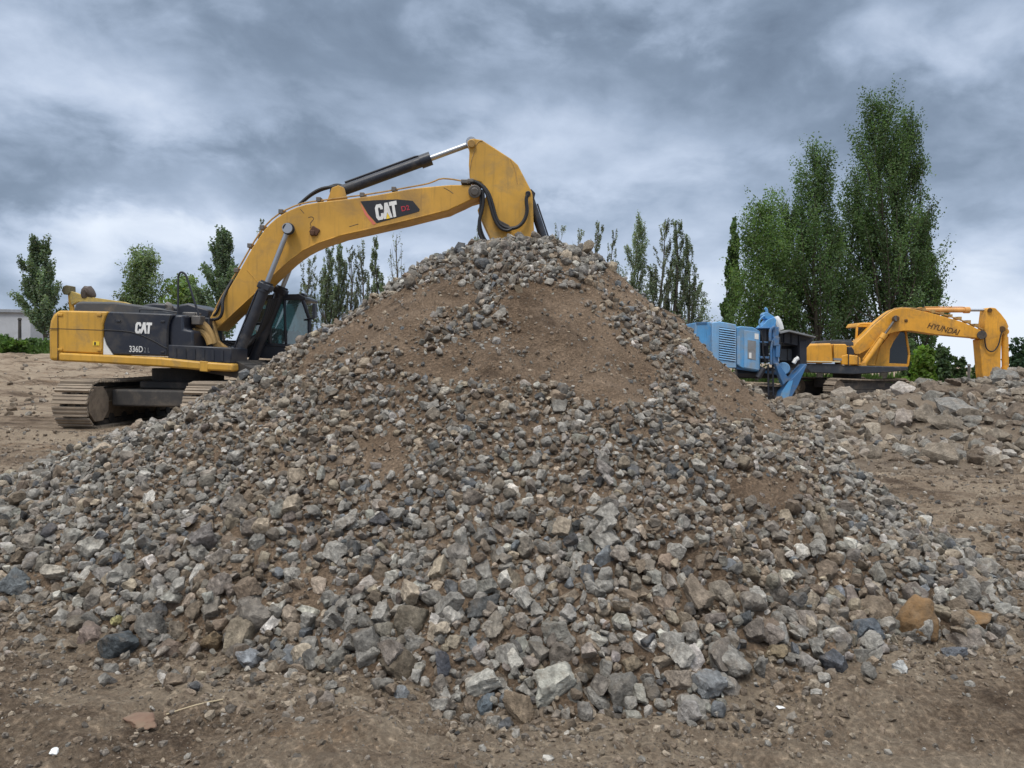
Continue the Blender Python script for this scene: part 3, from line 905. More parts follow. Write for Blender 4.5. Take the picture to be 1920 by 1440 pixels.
# gravel: grit on the bare earth of the heap, pebbles on the dirt, scattered stones far off
def gravel():
    n = 9000
    a = rng.uniform(-np.pi, np.pi, n); rr = np.sqrt(rng.uniform(0, 1, n)) * 5.0
    x, y = AP[0] + rr * np.cos(a), AP[1] + rr * np.sin(a)
    r = 0.004 + 0.014 * rng.uniform(0, 1, n) ** 2.5
    c = CV[rng.choice(4, n, p=[.5, .2, .2, .1])] * rng.uniform(0.7, 1.15, n)[:, None]
    k = (y < AP[1] + 1)
    G = [(x[k], y[k], r[k], c[k])]
    n = 36000                         # foreground
    y = 2.3 + 4.2 * rng.uniform(0, 1, n) ** 1.2; x = rng.uniform(-.8, .8, n) * (y + .8)
    cl = vnoise(x * 1.7, y * 1.7, seed=8)
    r = 0.003 + 0.017 * rng.uniform(0, 1, n) ** 4.5
    rr = np.hypot(x - AP[0], y - AP[1]); r = r * (1 + 1.0 * np.exp(-((rr - 4.6) / 0.35) ** 2))
    k = cl + rng.uniform(-.7, .7, n) > -0.35
    c = CV[rng.choice(len(CN), n, p=[.46, .26, .20, .04, .0, .03, .01])] * rng.uniform(0.55, 1.25, n)[:, None]
    G.append((x[k], y[k], r[k], c[k]))
    n = 12000                         # right middle ground between the heap and the bank
    x = rng.uniform(2.6, 11, n); y = rng.uniform(4.8, 13.5, n)
    r = 0.007 + 0.050 * rng.uniform(0, 1, n) ** 7
    c = CV[rng.choice(len(CN), n, p=[.52, .22, .2, .03, 0, .02, .01])] * rng.uniform(0.6, 1.1, n)[:, None]
    G.append((x, y, r, c))
    n = 9000                          # left yard, near the tracks
    x = rng.uniform(-14, -3, n); y = rng.uniform(8, 16, n)
    r = 0.008 + 0.04 * rng.uniform(0, 1, n) ** 5
    c = CV[rng.choice(len(CN), n, p=[.55, .15, .24, .03, 0, .02, .01])] * rng.uniform(0.7, 1.2, n)[:, None]
    G.append((x, y, r, c))
    n = 1700                          # rubbly yard behind the excavator
    y = 18 + 42 * rng.uniform(0, 1, n) ** 1.3; x = -rng.uniform(0.15, 0.80, n) * y
    r = 0.03 + 0.13 * rng.uniform(0, 1, n) ** 5
    c = CV[rng.choice(len(CN), n, p=[.5, .25, .2, .03, 0, .02, 0])] * rng.uniform(0.65, 1.0, n)[:, None]
    G.append((x, y, r, c))
    n = 6500                          # small broken stuff on the bank
    x = rng.uniform(3.5, 19, n); y = rng.uniform(10.5, 20, n)
    r = 0.03 + 0.15 * rng.uniform(0, 1, n) ** 3.2
    c = CV[rng.choice(len(CN), n, p=[.24, .24, .28, .14, .02, .07, .01])] * rng.uniform(0.7, 1.2, n)[:, None]
    k = (bank_z(x, y) > -0.02) & (fbm(x * 0.8, y * 0.8, oct=2, seed=111) + rng.uniform(-.4, .4, n) > -0.15)
    G.append((x[k], y[k], r[k], c[k]))
    x, y, r = [np.concatenate([g_[i] for g_ in G]) for i in range(3)]
    c = np.vstack([g_[3] for g_ in G])
    p = np.stack([x, y, surf(x, y) + r * 0.22], 1)
    keep = ~((np.abs(x + 7.6) < 2.2) & (np.abs(y - 17.8) < 3.0))
    return p[keep], r[keep], c[keep]
p, r, c = gravel()
gm = merged('gravel', p, r, rand_rots(len(p), rng), c, 1, rng)
gm.set_sharp_from_angle(angle=R(30))
gv = link('gravel', gm)
tag(gv, 'grit and pebbles strewn over the trodden dirt', 'gravel', kind='stuff')

# broken concrete on the bank: slabs and blocks, each its own object
CONC = (0.305, 0.265, 0.225)
SLABS = [  # px, py, half width, kind, colour, label
    (1783, 770, 38, 'flat', (0.22, 0.21, 0.19), 'largest grey concrete slab leaning on the bank below the orange stick'),
    (1693, 786, 24, 'long', (0.27, 0.23, 0.195), 'oblong tan concrete block tilted on the bank left of the largest slab'),
    (1860, 848, 22, 'flat', (0.38, 0.345, 0.30), 'pale flat slab lying at the foot of the bank, left one of a pair'),
    (1888, 847, 15, 'flat', (0.37, 0.34, 0.30), 'pale flat slab lying at the foot of the bank, right one of a pair'),
    (1765, 838, 16, 'blocky', (0.33, 0.295, 0.25), 'pale upright lump at the foot of the bank under the largest slab'),
    (1632, 802, 20, 'blocky', (0.34, 0.29, 0.225), 'cream square lump low on the left part of the bank'),
    (1880, 707, 24, 'flat', (0.20, 0.195, 0.18), 'dark grey slab on top of the bank at the orange stick'),
    (1577, 740, 22, 'flat', (0.25, 0.215, 0.175), 'tan flat block under the orange excavator track'),
    (1630, 730, 26, 'blocky', (0.215, 0.18, 0.15), 'brown block under the middle of the orange excavator'),
    (1690, 730, 22, 'flat', (0.37, 0.33, 0.29), 'pale slab below the front end of the orange excavator track'),
    (1570, 783, 14, 'long', (0.37, 0.32, 0.28), 'short pale stump standing on the left part of the bank'),
]
SG = 'broken concrete on the right bank'
def slab_obj(p, r, kd, c, lab, tilt, sub=3):
    v, f = rock_unit(sub, rng, kd, 26)
    rm = rand_rots(1, rng, tilt)[0]
    tx = Matrix.Rotation(R(25), 3, 'X')            # lying against the slope that faces the camera
    rm = np.array(tx) @ rm
    ob = stone_obj('concrete_chunk', p, r, rm, c, (v, f))
    tag(ob, lab, 'concrete rubble', SG)
done = []
for (px, py, hw, kd, c, lab) in SLABS:
    p = hit(px, py + 6)
    r = hw / F_PX * p.y * 1.1
    done.append((p.x, p.y, r))
    slab_obj(p + Vector((0, -0.05, r * 0.25)), r, kd, c, lab, 0.25)
cand = []
tries = 0
sx_, sy_ = rng.uniform(4.5, 14.5, 6000), rng.uniform(10.8, 20.5, 6000)
sz_ = bank_z(sx_, sy_)
spx, spy = proj(sx_, sy_, sz_)
for px, py, x, y, z in zip(spx, spy, sx_, sy_, sz_):
    if len(cand) >= 210: break
    if z < 0.02 or px > 1935 or px < 1480: continue
    p = Vector((x, y, z))
    r = 0.12 + 0.30 * rng.uniform() ** 2.2
    if px < 1690:
        if rng.uniform() < 0.62: continue
        r *= 0.62
    if any((p.x - a) ** 2 + ((p.y - c_) * 0.7) ** 2 < ((r + q) * 0.72) ** 2 for a, c_, q in done): continue
    done.append((p.x, p.y, r)); cand.append((px, py, p, r))
labs = {}
for (px, py, p, r) in cand:
    kd = ['flat', 'blocky', 'angular', 'flat', 'long'][int(rng.integers(5))]
    cn = ['tan', 'grey', 'pale', 'brown'][int(rng.choice(4, p=[.42, .28, .14, .16]))]
    c = {'tan': (0.20, 0.168, 0.130), 'grey': (0.198, 0.186, 0.162), 'pale': (0.29, 0.262, 0.22), 'brown': (0.14, 0.108, 0.080)}[cn]
    c = np.array(c) * rng.uniform(0.85, 1.12)
    size = 'large' if r > 0.30 else 'medium' if r > 0.2 else 'small'
    row = 'foot' if py > 815 else 'middle' if py > 755 else 'top'
    zone = 'left part' if px < 1630 else 'centre' if px < 1780 else 'right part'
    labs.setdefault(f'{size} {cn} {kd} concrete piece, {row} of bank {zone}', []).append((px, p, r, kd, c))
for lab, lst in labs.items():
    lst.sort(key=lambda t: t[0])
    for i_, (px, p, r, kd, c) in enumerate(lst):
        extra = '' if len(lst) == 1 else (', %s of %s' % (ORD[min(i_, 8)] if i_ < len(lst) - 1 else 'rightmost', NUM[min(len(lst), 10)]))
        slab_obj(p + Vector((0, -0.03, r * 0.2)), r, kd, c, lab + extra, 0.45, 3 if r > 0.25 else 2)
# ================================================================== machines: shared builders
def V3(*a): return Vector(a)

def plane_text(body, o, ux, uy, h, mat, name, parent, depth=0.006, bold=0.0, width=None, slant=0.0):
    """lettering laid on the plane through o spanned by ux (reading direction) and uy (up), h = capital height"""
    cu = bpy.data.curves.new('lettering', 'FONT')
    cu.body = body; cu.extrude = 0; cu.offset = bold
    t = bpy.data.objects.new('lettering', cu); COL.objects.link(t)
    bpy.context.view_layer.update()
    me = bpy.data.meshes.new_from_object(t.evaluated_get(bpy.context.evaluated_depsgraph_get()))
    bpy.data.objects.remove(t); bpy.data.curves.remove(cu)
    co = np.array([v.co[:] for v in me.vertices])
    fs = [tuple(p.vertices) for p in me.polygons]
    bpy.data.meshes.remove(me)
    lo, hi = co.min(0), co.max(0)
    k = h / (hi[1] - lo[1])
    kx = k if width is None else width / (hi[0] - lo[0])
    ux = Vector(ux).normalized(); uy = Vector(uy); uy = (uy - ux * uy.dot(ux)).normalized()
    nn = ux.cross(uy).normalized()
    m = MB()
    vs = [Vector(o) + ux * ((c[0] - lo[0]) * kx + slant * (c[1] - lo[1]) * k) + uy * ((c[1] - lo[1]) * k) + nn * depth for c in co]
    m.add(vs, fs)
    me = bpy.data.meshes.new(name)
    me.from_pydata([v - MB.org for v in m.v], [], m.f)
    me.materials.append(mat)
    return link(name, me, parent)

LET = {'C': [(0.95, .64), (.62, .64), (.62, .72), (.55, .79), (.43, .79), (.36, .72), (.36, .28), (.43, .21), (.55, .21), (.62, .28), (.62, .40), (.95, .40), (.95, .2), (.76, 0), (.2, 0), (0, .2), (0, .8), (.2, 1), (.76, 1), (.95, .8)],
       'A': [(0, 0), (.34, 1), (.74, 1), (1.08, 0), (.80, 0), (.54, .40), (.28, 0)],
       'T': [(0, 1), (.92, 1), (.92, .75), (.63, .75), (.63, 0), (.29, 0), (.29, .75), (0, .75)],
       'triangle': [(.30, -.02), (.54, .36), (.78, -.02)]}

def block_word(o, ux, uy, w, h, parent, tri, slant=0.06):
    """the three heavy block letters with the triangle under the middle one"""
    ux = Vector(ux).normalized(); uy = Vector(uy); uy = (uy - ux * uy.dot(ux)).normalized(); nn = ux.cross(uy)
    tot = 0.95 + 0.90 + 0.92
    kx = w / (tot - 0.12)
    m = MB()
    for ch, x0 in (('C', 0), ('A', 0.86), ('T', 1.76)):
        m.prism([Vector(o) + ux * ((x0 + a + slant * c) * kx) + uy * (c * h) + nn * 0.002 for a, c in LET[ch]], nn * 0.005)
    obj = m.build('lettering', M['white'], parent)
    if tri:
        m = MB()
        m.prism([Vector(o) + ux * ((0.86 + a + slant * c) * kx) + uy * (c * h) + nn * 0.003 for a, c in LET['triangle']], nn * 0.007)
        m.build('triangle_mark', M['decal_yellow'], parent)
    return obj

def cylinder_ram(parent, a, c, split, rb, rr, matb, label=None, head=1.22, matr=None):
    """hydraulic ram: barrel from a to a+split*(c-a), rod on to c, eyes at both ends"""
    a = Vector(a); c = Vector(c); m_ = a.lerp(c, split)
    d = (c - a).normalized()
    m = MB()
    m.cyl(a, m_, rb, n=18)
    m.cyl(m_ - d * rb * 1.8, m_ + d * 0.03, rb * head, n=18)
    side = Vector((0, 1, 0))
    m.cyl(a - side * rb * 1.0, a + side * rb * 1.0, rb * 1.15, n=16)
    # oil pipe along the barrel
    off = d.cross(side).normalized() * rb * 1.25
    m.tube([a + d * 0.25 + off, m_ - d * rb * 2.4 + off, m_ - d * rb * 1.2 + off * 0.8], rb * 0.2, 6)
    cyl = m.build('hydraulic_cylinder', matb, parent, label=label)
    m = MB()
    m.cyl(m_, c, rr, n=24)
    m.cyl(c - side * rb * 0.95, c + side * rb * 0.95, rb * 1.0, n=16)
    m.build('piston_rod', matr or M['chrome'], cyl)
    return cyl

def track(parent, near, dirv, length, height, width, shoe_mat, frame_mat, plate=None, n=46, rollers=True):
    """crawler track: near = ground point under the middle of the near end, dirv = horizontal running direction"""
    d = Vector(dirv).normalized(); s = Vector((-d.y, d.x, 0)); up = Vector((0, 0, 1))
    r = height / 2 - 0.04
    L = length - height
    c0 = Vector(near) + d * (height / 2) + up * (height / 2)
    per = 2 * L + 2 * math.pi * r
    def at(t):
        t = (t % 1) * per
        if t < L: return c0 + d * t + up * (r - 0.035 * math.sin(math.pi * t / L)), d, up
        t -= L
        if t < math.pi * r:
            a = t / r
            nn = up * math.cos(a) + d * math.sin(a); return c0 + d * L + nn * r, d * math.cos(a) - up * math.sin(a), nn
        t -= math.pi * r
        if t < L: return c0 + d * (L - t) - up * r, -d, -up
        a = (t - L) / r
        nn = -up * math.cos(a) - d * math.sin(a); return c0 + nn * r, -d * math.cos(a) + up * math.sin(a), nn
    m = MB(); lk = (MB(), MB())
    p = per / n
    for i in range(n):
        c, t, nn = at((i + .5) / n)
        rot = Matrix((t, s, nn)).transposed()
        m.box(c + nn * 0.025, (p * 0.84, width, 0.03), rot)
        for k, hh in ((-0.36, 0.035), (0.0, 0.025), (0.33, 0.02)):
            m.box(c + nn * (0.04 + hh / 2 - 0.004) + t * (k * p), (0.028, width * 0.99, hh), rot)
        for lb, q in zip(lk, (-0.11, 0.11)):
            lb.box(c - nn * 0.04 + s * q * width / 0.6, (p * 0.98, 0.05, 0.10), rot)
    belt = m.build('track', shoe_mat, parent)
    for lb in lk: lb.build('track_chain', M['frame'], belt)
    m = MB()
    w = width * 0.44
    pts = [(0.30 * height, .16), (0.30 * height, .80), (L * 0.22, .82), (L * 0.5, .86), (L * 0.8, .82), (L - 0.2 * height, .76), (L - .2 * height, .18)]
    q = [c0 + d * a + up * (h * height - height / 2) - s * (w / 2) for a, h in pts]
    m.prism(q, s * w)
    m.box(c0 + d * (L / 2) + up * (0.02 * height), (L * 0.86, w * 1.18, 0.04), Matrix((d, s, up)).transposed())
    fr = m.build('track_frame', frame_mat, parent, bevel=0.015)
    if rollers:
        for i in range(8):
            c = c0 + d * (L * (0.06 + 0.88 * i / 7)) - up * (height * 0.34)
            MB().cyl(c - s * w * 0.56, c + s * w * 0.56, height * 0.105, n=14).build('roller', M['frame'], fr)
        for i in (0.33, 0.68):
            c = c0 + d * (L * i) + up * (height * 0.36)
            MB().cyl(c - s * w * 0.4, c + s * w * 0.4, height * 0.07, n=12).build('roller', M['frame'], fr)
    for k, c in enumerate((c0, c0 + d * L)):
        m = MB()
        if k == 0 and plate:
            # cover plate over the near wheel, caked with mud: an octagon as wide as the frame
            for sg in (-1, 1):
                pl = [c + up * (math.sin(a) * r * 0.86) + d * (math.cos(a) * r * 0.86 + 0.03) + s * (sg * width * 0.36) for a in [R(22.5 + 45 * j) for j in range(8)]]
                m.prism(pl, s * (sg * 0.05))
            m.cyl(c - s * width * 0.36, c + s * width * 0.36, r * 0.66, n=20)
        else:
            m.cyl(c - s * width * 0.26, c + s * width * 0.26, r * 0.90, n=26)
            m.cyl(c - s * width * 0.34, c + s * width * 0.34, r * 0.42, n=20)
            m.cyl(c - s * width * 0.38, c + s * width * 0.38, r * 0.20, n=12)
        m.build('drive_wheel' if k == 0 else 'idler_wheel', plate if plate else M['mudplate'], parent, bevel=0.01)
    return belt

def hose(parent, pts, r, name='hose', mat=None, smooth=2):
    return MB().tube(pts, r, 8, smooth).build(name, mat or M['rubber'], parent)

# ================================================================== the big yellow excavator behind the heap
N0, N1 = 16.45, 19.55               # near and far side of its upper body
BN, BF = 17.55, 18.30               # near and far face of its boom
cx0 = P(351, 780, 18.0)
ex = thing('excavator', (cx0.x, 17.9, 0.0),
           'big dusty yellow and black crawler excavator with raised boom reaching over the rubble heap', 'excavator', 'crawler excavators')

# --- undercarriage
gz0 = float(ground_z(np.array([-8.8]), np.array([16.0]))[0])
for xx in (-8.90, -6.28):
    track(ex, (xx, 15.45, 0.0), (0.035, 1, 0), 5.0, 0.98, 0.72, M['track'], M['mudplate'], M['mudplate'])
m = MB()
m.box2((-8.55, 16.4, 0.42), (-6.6, 19.4, 0.78))
m.box2((-8.2, 16.9, 0.78), (-6.9, 18.9, 0.95))
m.build('car_body', M['frame'], ex, bevel=0.04)
m = MB(); m.cyl((-7.55, 17.95, 0.94), (-7.55, 17.95, 1.22), 0.78, n=36)
m.build('slew_ring', M['frame'], ex)
m = MB()
m.pxprism([(300, 672), (312, 688), (352, 692), (460, 712), (470, 690), (440, 676)], N0 + 0.25, N1 - 0.2)
m.build('belly_plate', M['frame'], ex)

# --- upper body
def rounded(poly, n=3):
    return poly
m = MB()
CWT = [(91, 676), (90.5, 618), (93, 601), (99, 589), (108, 582.5), (118, 581.5), (118, 661), (110, 677)]
m.pxprism(CWT, N0 + 0.02, N1)
m.build('counterweight', M['yellow'], ex, bevel=0.07, seg=3)
m = MB()
m.pxprism([(108.6, 660), (108.2, 600), (109, 582), (203, 584), (198, 594), (193.5, 607), (193.5, 664)], N0, N1)
m.build('rear_door', M['yellow'], ex, bevel=0.035, seg=2)
m = MB()    # seam lines of the rear door
m.pxprism([(91, 615.2), (193, 618.6), (193, 619.6), (91, 616.2)], N0 - 0.004, N0 + 0.01)
m.pxprism([(107.6, 588), (108.5, 588), (108.5, 676), (107.6, 676)], N0 - 0.004, N0 + 0.01)
m.build('door_seam', M['black'], ex)
m = MB()
m.pxprism([(174, 640), (186, 640.4), (186, 648), (174, 647.6)], N0 - 0.012, N0 + 0.002)
lk_ = m.build('warning_label', M['decal_yellow'], ex)
m = MB()
for x, y in ((186, 590), (186, 656), (113, 590), (113, 655)):
    m.box(P(x, y, N0 - 0.01), (0.10, 0.03, 0.05))
m.build('hinge', M['yellow'], ex, bevel=0.006)
m = MB()
for x, y in ((305, 603), (305, 660), (222, 602)):
    m.box(P(x, y, N0 - 0.012), (0.09, 0.03, 0.04))
m.build('door_latch', M['black'], ex, bevel=0.006)
m = MB(); m.pxprism([(176.5, 641), (179.5, 641.2), (179.5, 647), (176.5, 646.8)], N0 - 0.016, N0 - 0.012)
m.build('warning_mark', M['decal_black'], lk_)
m = MB()    # skirt beam under the doors
m.pxprism([(109.5, 661), (300, 670), (374, 677.5), (437, 682), (437, 697), (374, 694), (300, 688), (180, 680.5), (109.5, 677)], N0 - 0.07, N0 + 0.30)
m.build('side_skirt', M['yellow'], ex, bevel=0.04, seg=2)
m = MB()
m.pxprism([(374, 676.5), (389, 678), (389, 697), (374, 696)], N0 - 0.075, N0 + 0.1)
m.build('skirt_bracket', M['yellow'], ex, bevel=0.01)
m = MB()    # black engine door
m.pxprism([(203.6, 584.2), (318, 588.5), (325, 590), (319, 600), (315.5, 612), (314.5, 628), (314.5, 668), (212, 665), (199, 645), (194.5, 631), (194.5, 607), (199, 594)], N0 - 0.006, N1 - 0.1)
dr = m.build('engine_door', M['navy'], ex, bevel=0.03, seg=2)
m = MB()
m.pxprism([(194.6, 632), (199, 646), (211.5, 665.2), (193.6, 664.6)], N0 - 0.006, N0 + 0.2)
m.build('white_flash', M['white'], ex)
m = MB()
for pts in ([(194, 618.5), (240, 621), (262, 627), (290, 640), (306, 650), (314, 653)],):
    m.tube([P(x, y, N0 - 0.012) for x, y in pts], 0.012, 6, 1)
m.tube([P(x, y, N0 - 0.01) for x, y in [(320, 591), (316.5, 602), (315, 615), (315, 667)]], 0.016, 6, 1)
m.build('door_groove', M['rubber'], dr)
ux = P(300, 606, N0) - P(250, 604.5, N0); uz = V3(0, 0, 1)
block_word(P(253, 625, N0 - 0.012), ux, uz, 0.345, 0.24, dr, False, slant=0.14)
plane_text('336D', P(242.5, 660, N0 - 0.012), ux, uz, 0.135, M['white'], 'model_number', dr, 0.004, 0.018, 0.29)
plane_text('2 L', P(270, 660.6, N0 - 0.012), ux, uz, 0.105, M['grey_panel'], 'model_suffix', dr, 0.004, 0.0, 0.125)
# hood corner, tank and platform right of the engine door
m = MB()
m.pxprism([(316, 668), (316, 612), (321, 597), (330, 590), (344, 590.5), (344, 617), (362, 620), (362, 646), (366, 668)], N0 + 0.06, N0 + 1.25)
m.build('hood_corner', M['navy'], ex, bevel=0.05, seg=3)
m = MB()
m.pxprism([(340, 592), (392, 596), (394, 650), (340, 650)], N0 + 0.75, N0 + 1.5)
m.build('pump_bay', M['black'], ex, bevel=0.02)
m = MB()
m.pxprism([(314.5, 646), (434, 652), (433, 682), (314.5, 676)], N0 - 0.02, N0 + 1.0)
tk = m.build('fuel_tank', M['navy'], ex, bevel=0.025)
for i in range(6):
    m = MB()
    x = 326 + i * 17.5
    m.pxprism([(x, 652 + (x - 314) * .05), (x + 5, 652.2 + (x - 314) * .05), (x + 5, 672 + (x - 314) * .05), (x, 671.8 + (x - 314) * .05)], N0 - 0.035, N0 - 0.015)
    m.build('tank_rib', M['black'], tk)
m = MB()
m.tube([P(x, y, N0 + 0.55) for x, y in [(345, 621), (372, 621.5), (383, 624), (390, 634), (394, 646)]], 0.075, 10, 2)
m.tube([P(x, y, N0 + 0.6) for x, y in [(372, 606), (384, 612), (394, 626), (402, 645)]], [0.11, 0.10, 0.085, 0.06], 10, 1)
m.build('oil_pipe', M['tan'], ex)
m = MB()   # boom foot cradle
m.pxprism([(383, 604), (398, 600), (410, 640), (430, 655), (438, 684), (395, 684), (392, 640)], BN - 0.16, BN - 0.03)
m.build('boom_bracket', M['tan'], ex, bevel=0.02)
m = MB()
m.pxprism([(383, 604), (398, 600), (410, 640), (430, 655), (438, 684), (395, 684), (392, 640)], BF + 0.03, BF + 0.16)
m.build('boom_bracket', M['tan'], ex, bevel=0.02)
m = MB()
m.pxprism([(318, 676), (460, 682), (462, 700), (430, 697), (318, 690)], N0 + 0.3, N1 - 0.05)
m.pxprism([(118, 672), (318, 678), (318, 686), (118, 676)], N0 + 0.25, N1 - 0.05)
m.build('revolving_frame', M['frame'], ex, bevel=0.02)
# raised engine cover and exhaust on top
m = MB()
m.pxprism([(137, 583), (141, 568), (150, 565.2), (215, 566), (262, 572), (300, 578), (318, 584), (318, 592), (137, 590)], N0 + 0.85, N1 - 0.25)
m.build('engine_cover', M['grey_dark'], ex, bevel=0.05, seg=3)
m = MB()
m.pxprism([(258, 580), (270, 571), (286, 568), (316, 569), (330, 576), (336, 571), (352, 568), (366, 573), (392, 580), (392, 598), (258, 592)], N0 + 1.35, N1 - 0.4)
m.build('air_intake_cover', M['black'], ex, bevel=0.05, seg=3)
m = MB()
m.cyl(P(318, 596, 17.6), P(318, 578, 17.6), 0.09, n=14)
m.tube([P(318, 580, 17.6), P(319, 574, 17.6), P(312, 571, 17.6)], 0.075, 10, 1)
m.build('exhaust_pipe', M['steel'], ex)
m = MB()
m.tube([P(262, 587, N0 + .3), P(262, 580, N0 + .3), P(300, 581, N0 + .3), P(335, 586, N0 + .3)], 0.018, 6)
m.tube([P(x, y, N0 + 0.25) for x, y in [(334, 592), (334, 522), (335.5, 513), (341, 509.5), (347.5, 513.5), (352, 525), (373, 592)]], 0.022, 8, 1)
m.build('handrail', M['black'], ex)
m = MB()
m.box(P(358, 591, N0 + .5), (0.28, 0.25, 0.12)); m.box(P(368, 594, N0 + .5), (0.16, 0.18, 0.18))
m.box(P(372, 601, N0 + .5), (0.2, 0.3, 0.2))
m.build('valve_block', M['steel'], ex, bevel=0.02)

# --- cab on the far side
C0, C1 = 18.62, 19.75
m = MB()
def post(x0, y0, x1, y1, D, w=0.08):
    a, c = P(x0, y0, D), P(x1, y1, D)
    m.tube([a, c], w / 2, 6)
for D in (C0, C1):
    post(463, 645, 463, 560, D); post(463, 560, 566, 558, D); post(566, 558, 580, 598, D, .10); post(580, 598, 580, 652, D, .10)
    post(463, 645, 580, 652, D); post(506, 645, 506, 559, D, .1); post(463, 606, 506, 607, D)
    if D == C0: post(536, 645, 533, 559, D, .07)
m.pxprism([(458, 561), (462, 553), (560, 551), (572, 557), (572, 562), (458, 564)], C0 - 0.05, C1 + 0.05)
m.pxprism([(460, 640), (582, 648), (582, 676), (460, 670)], C0 - 0.02, C1 + 0.02)
m.pxprism([(556, 551), (568, 549), (572, 552), (570, 556), (556, 556)], C0 + .1, C0 + .4)
cab = m.build('cab', M['black'], ex, bevel=0.015)
m = MB()
m.pxprism([(463, 560), (566, 558), (580, 598), (580, 652), (463, 645)], C0 + 0.01, C0 + 0.022)
m.pxprism([(463, 560), (566, 558), (580, 598), (580, 652), (463, 645)], C1 - 0.022, C1 - 0.01)
a = [P(566, 558, C0), P(580, 598, C0)]; c = [P(566, 558, C1), P(580, 598, C1)]
m.prism([a[0], a[1], c[1], c[0]], (0.012, 0, 0))
m.build('cab_window', M['glass'], cab)
m = MB()
m.box(P(545, 640, 19.2), (0.25, 0.7, 0.5)); m.tube([P(548, 632, 19.0), P(552, 610, 19.0)], 0.02, 6); m.box(P(505, 622, 19.2), (0.5, 0.5, 0.16)); m.box(P(492, 603, 19.2), (0.14, 0.48, 0.62)); m.box(P(505, 636, 19.2), (0.35, .35, .3))
m.build('operator_seat', M['black'], cab, bevel=0.05)

m = MB()
m.tube([P(570, 600, C0 - .05), P(590, 596, C0 - .25), P(590, 588, C0 - .25)], 0.018, 6)
m.box(P(590, 583, C0 - .25), (0.06, 0.2, 0.34))
m.build('wing_mirror', M['black'], ex, bevel=0.015)
# --- boom
BOOM = [(395, 606), (392, 598), (398, 588), (416, 563.5), (447, 511), (473, 464), (495.5, 431), (506, 419.5), (518, 409), (530, 401), (545, 393), (558, 387.5), (573, 383),
        (600, 378.5), (640, 374.5), (700, 366.5), (772, 353.5), (800, 350.5), (822, 348.5), (845, 346.5), (870, 346.5), (884, 347), (895, 350), (902, 357), (903, 364),
        (896, 371), (882, 375), (868, 382), (851, 389.5), (840, 395), (827, 398), (760, 415), (690, 431), (640, 442), (629, 446), (612, 451), (596, 457), (581, 463.5), (567, 471),
        (553, 480.5), (540, 491), (524, 505.5), (507, 522), (492, 537), (478, 551), (440, 586), (413, 612), (405, 620), (398, 616)]
m = MB(); m.pxprism(BOOM, BN, BF)
boom = m.build('boom', M['yellow_boom'], ex, bevel=0.02, sharp=28)
m = MB()      # cap strips standing a little proud along the top and bottom edges
def edge_strip(pts, w0):
    for D in (BN - 0.012,):
        up_ = []
        for x, y in pts: up_.append(P(x, y, D))
        m.tube(up_, w0, 6)
edge_strip([(640, 440.5), (690, 429.5), (760, 413.5), (827, 396.5)], 0.012)
edge_strip([(413, 610), (440, 584.5), (478, 549.5), (507, 520.5), (540, 489.5), (567, 469.5), (596, 455.5), (629, 444.5)], 0.012)
m.tube([P(463, 506, BN), P(490, 537, BN)], 0.010, 5)
m.build('weld_seam', M['yellow_boom'], boom)
# oil pipes along the boom's top edge
m = MB()
for k, off in enumerate((0.0, 0.10, 0.20)):
    D = BN + 0.12 + off
    m.tube([P(x, y, D) for x, y in [(398, 592), (412, 562), (428, 536), (446, 506), (472, 460), (494, 426.5), (516, 405), (543, 389.5), (572, 379.5), (620, 373.5),
            (700, 363), (772, 350), (800, 345), (812, 341), (826, 334.5), (845, 335.5), (862, 338.5), (876, 341)]], 0.020, 6, 1)
m.build('boom_pipes', M['tan'], boom)
m = MB()
for x, y in [(447, 508), (472, 462), (495, 428), (530, 398.5), (600, 376), (681, 367.5), (740, 357)]:
    MB().box(P(x, y, BN + 0.24), (0.10, 0.34, 0.10)).build('pipe_clamp', M['steel'], boom, bevel=0.01)
m = MB()
m.cyl(P(890, 359, BN - 0.14), P(890, 359, BF + 0.14), 0.145, n=22)
m.cyl(P(890, 359, BN - 0.19), P(890, 359, BN - 0.14), 0.085, n=16)
m.build('stick_pivot_pin', M['steel'], boom, bevel=0.012)
m = MB(); m.cyl(P(541, 429, BN - 0.28), P(541, 429, BF + 0.28), 0.135, n=20)
m.build('cylinder_pin', M['rubber'], boom, bevel=0.02)
m = MB()
m.box(P(590, 433, BN - 0.02), (0.20, 0.05, 0.17), Matrix.Rotation(0.5, 3, 'Y')); m.box(P(586, 437, BN - 0.04), (0.10, 0.10, 0.12))
m.build('rusty_lug', pmat('rusted steel', (0.09, 0.04, 0.02), 0.8), boom, bevel=0.02)
# paint scratches and a scrawl left on the boom's side
m = MB()
for pts in ([(578, 408), (585, 406), (589, 410), (584, 416), (581, 420), (584, 424), (581, 428)], [(832, 352), (840, 356), (850, 363)], [(563, 392), (570, 400)], [(655, 425), (672, 420)]):
    m.tube([P(x, y, BN + 0.002) for x, y in pts], 0.008, 5, 1)
m.build('scratch', M['frame'], boom)
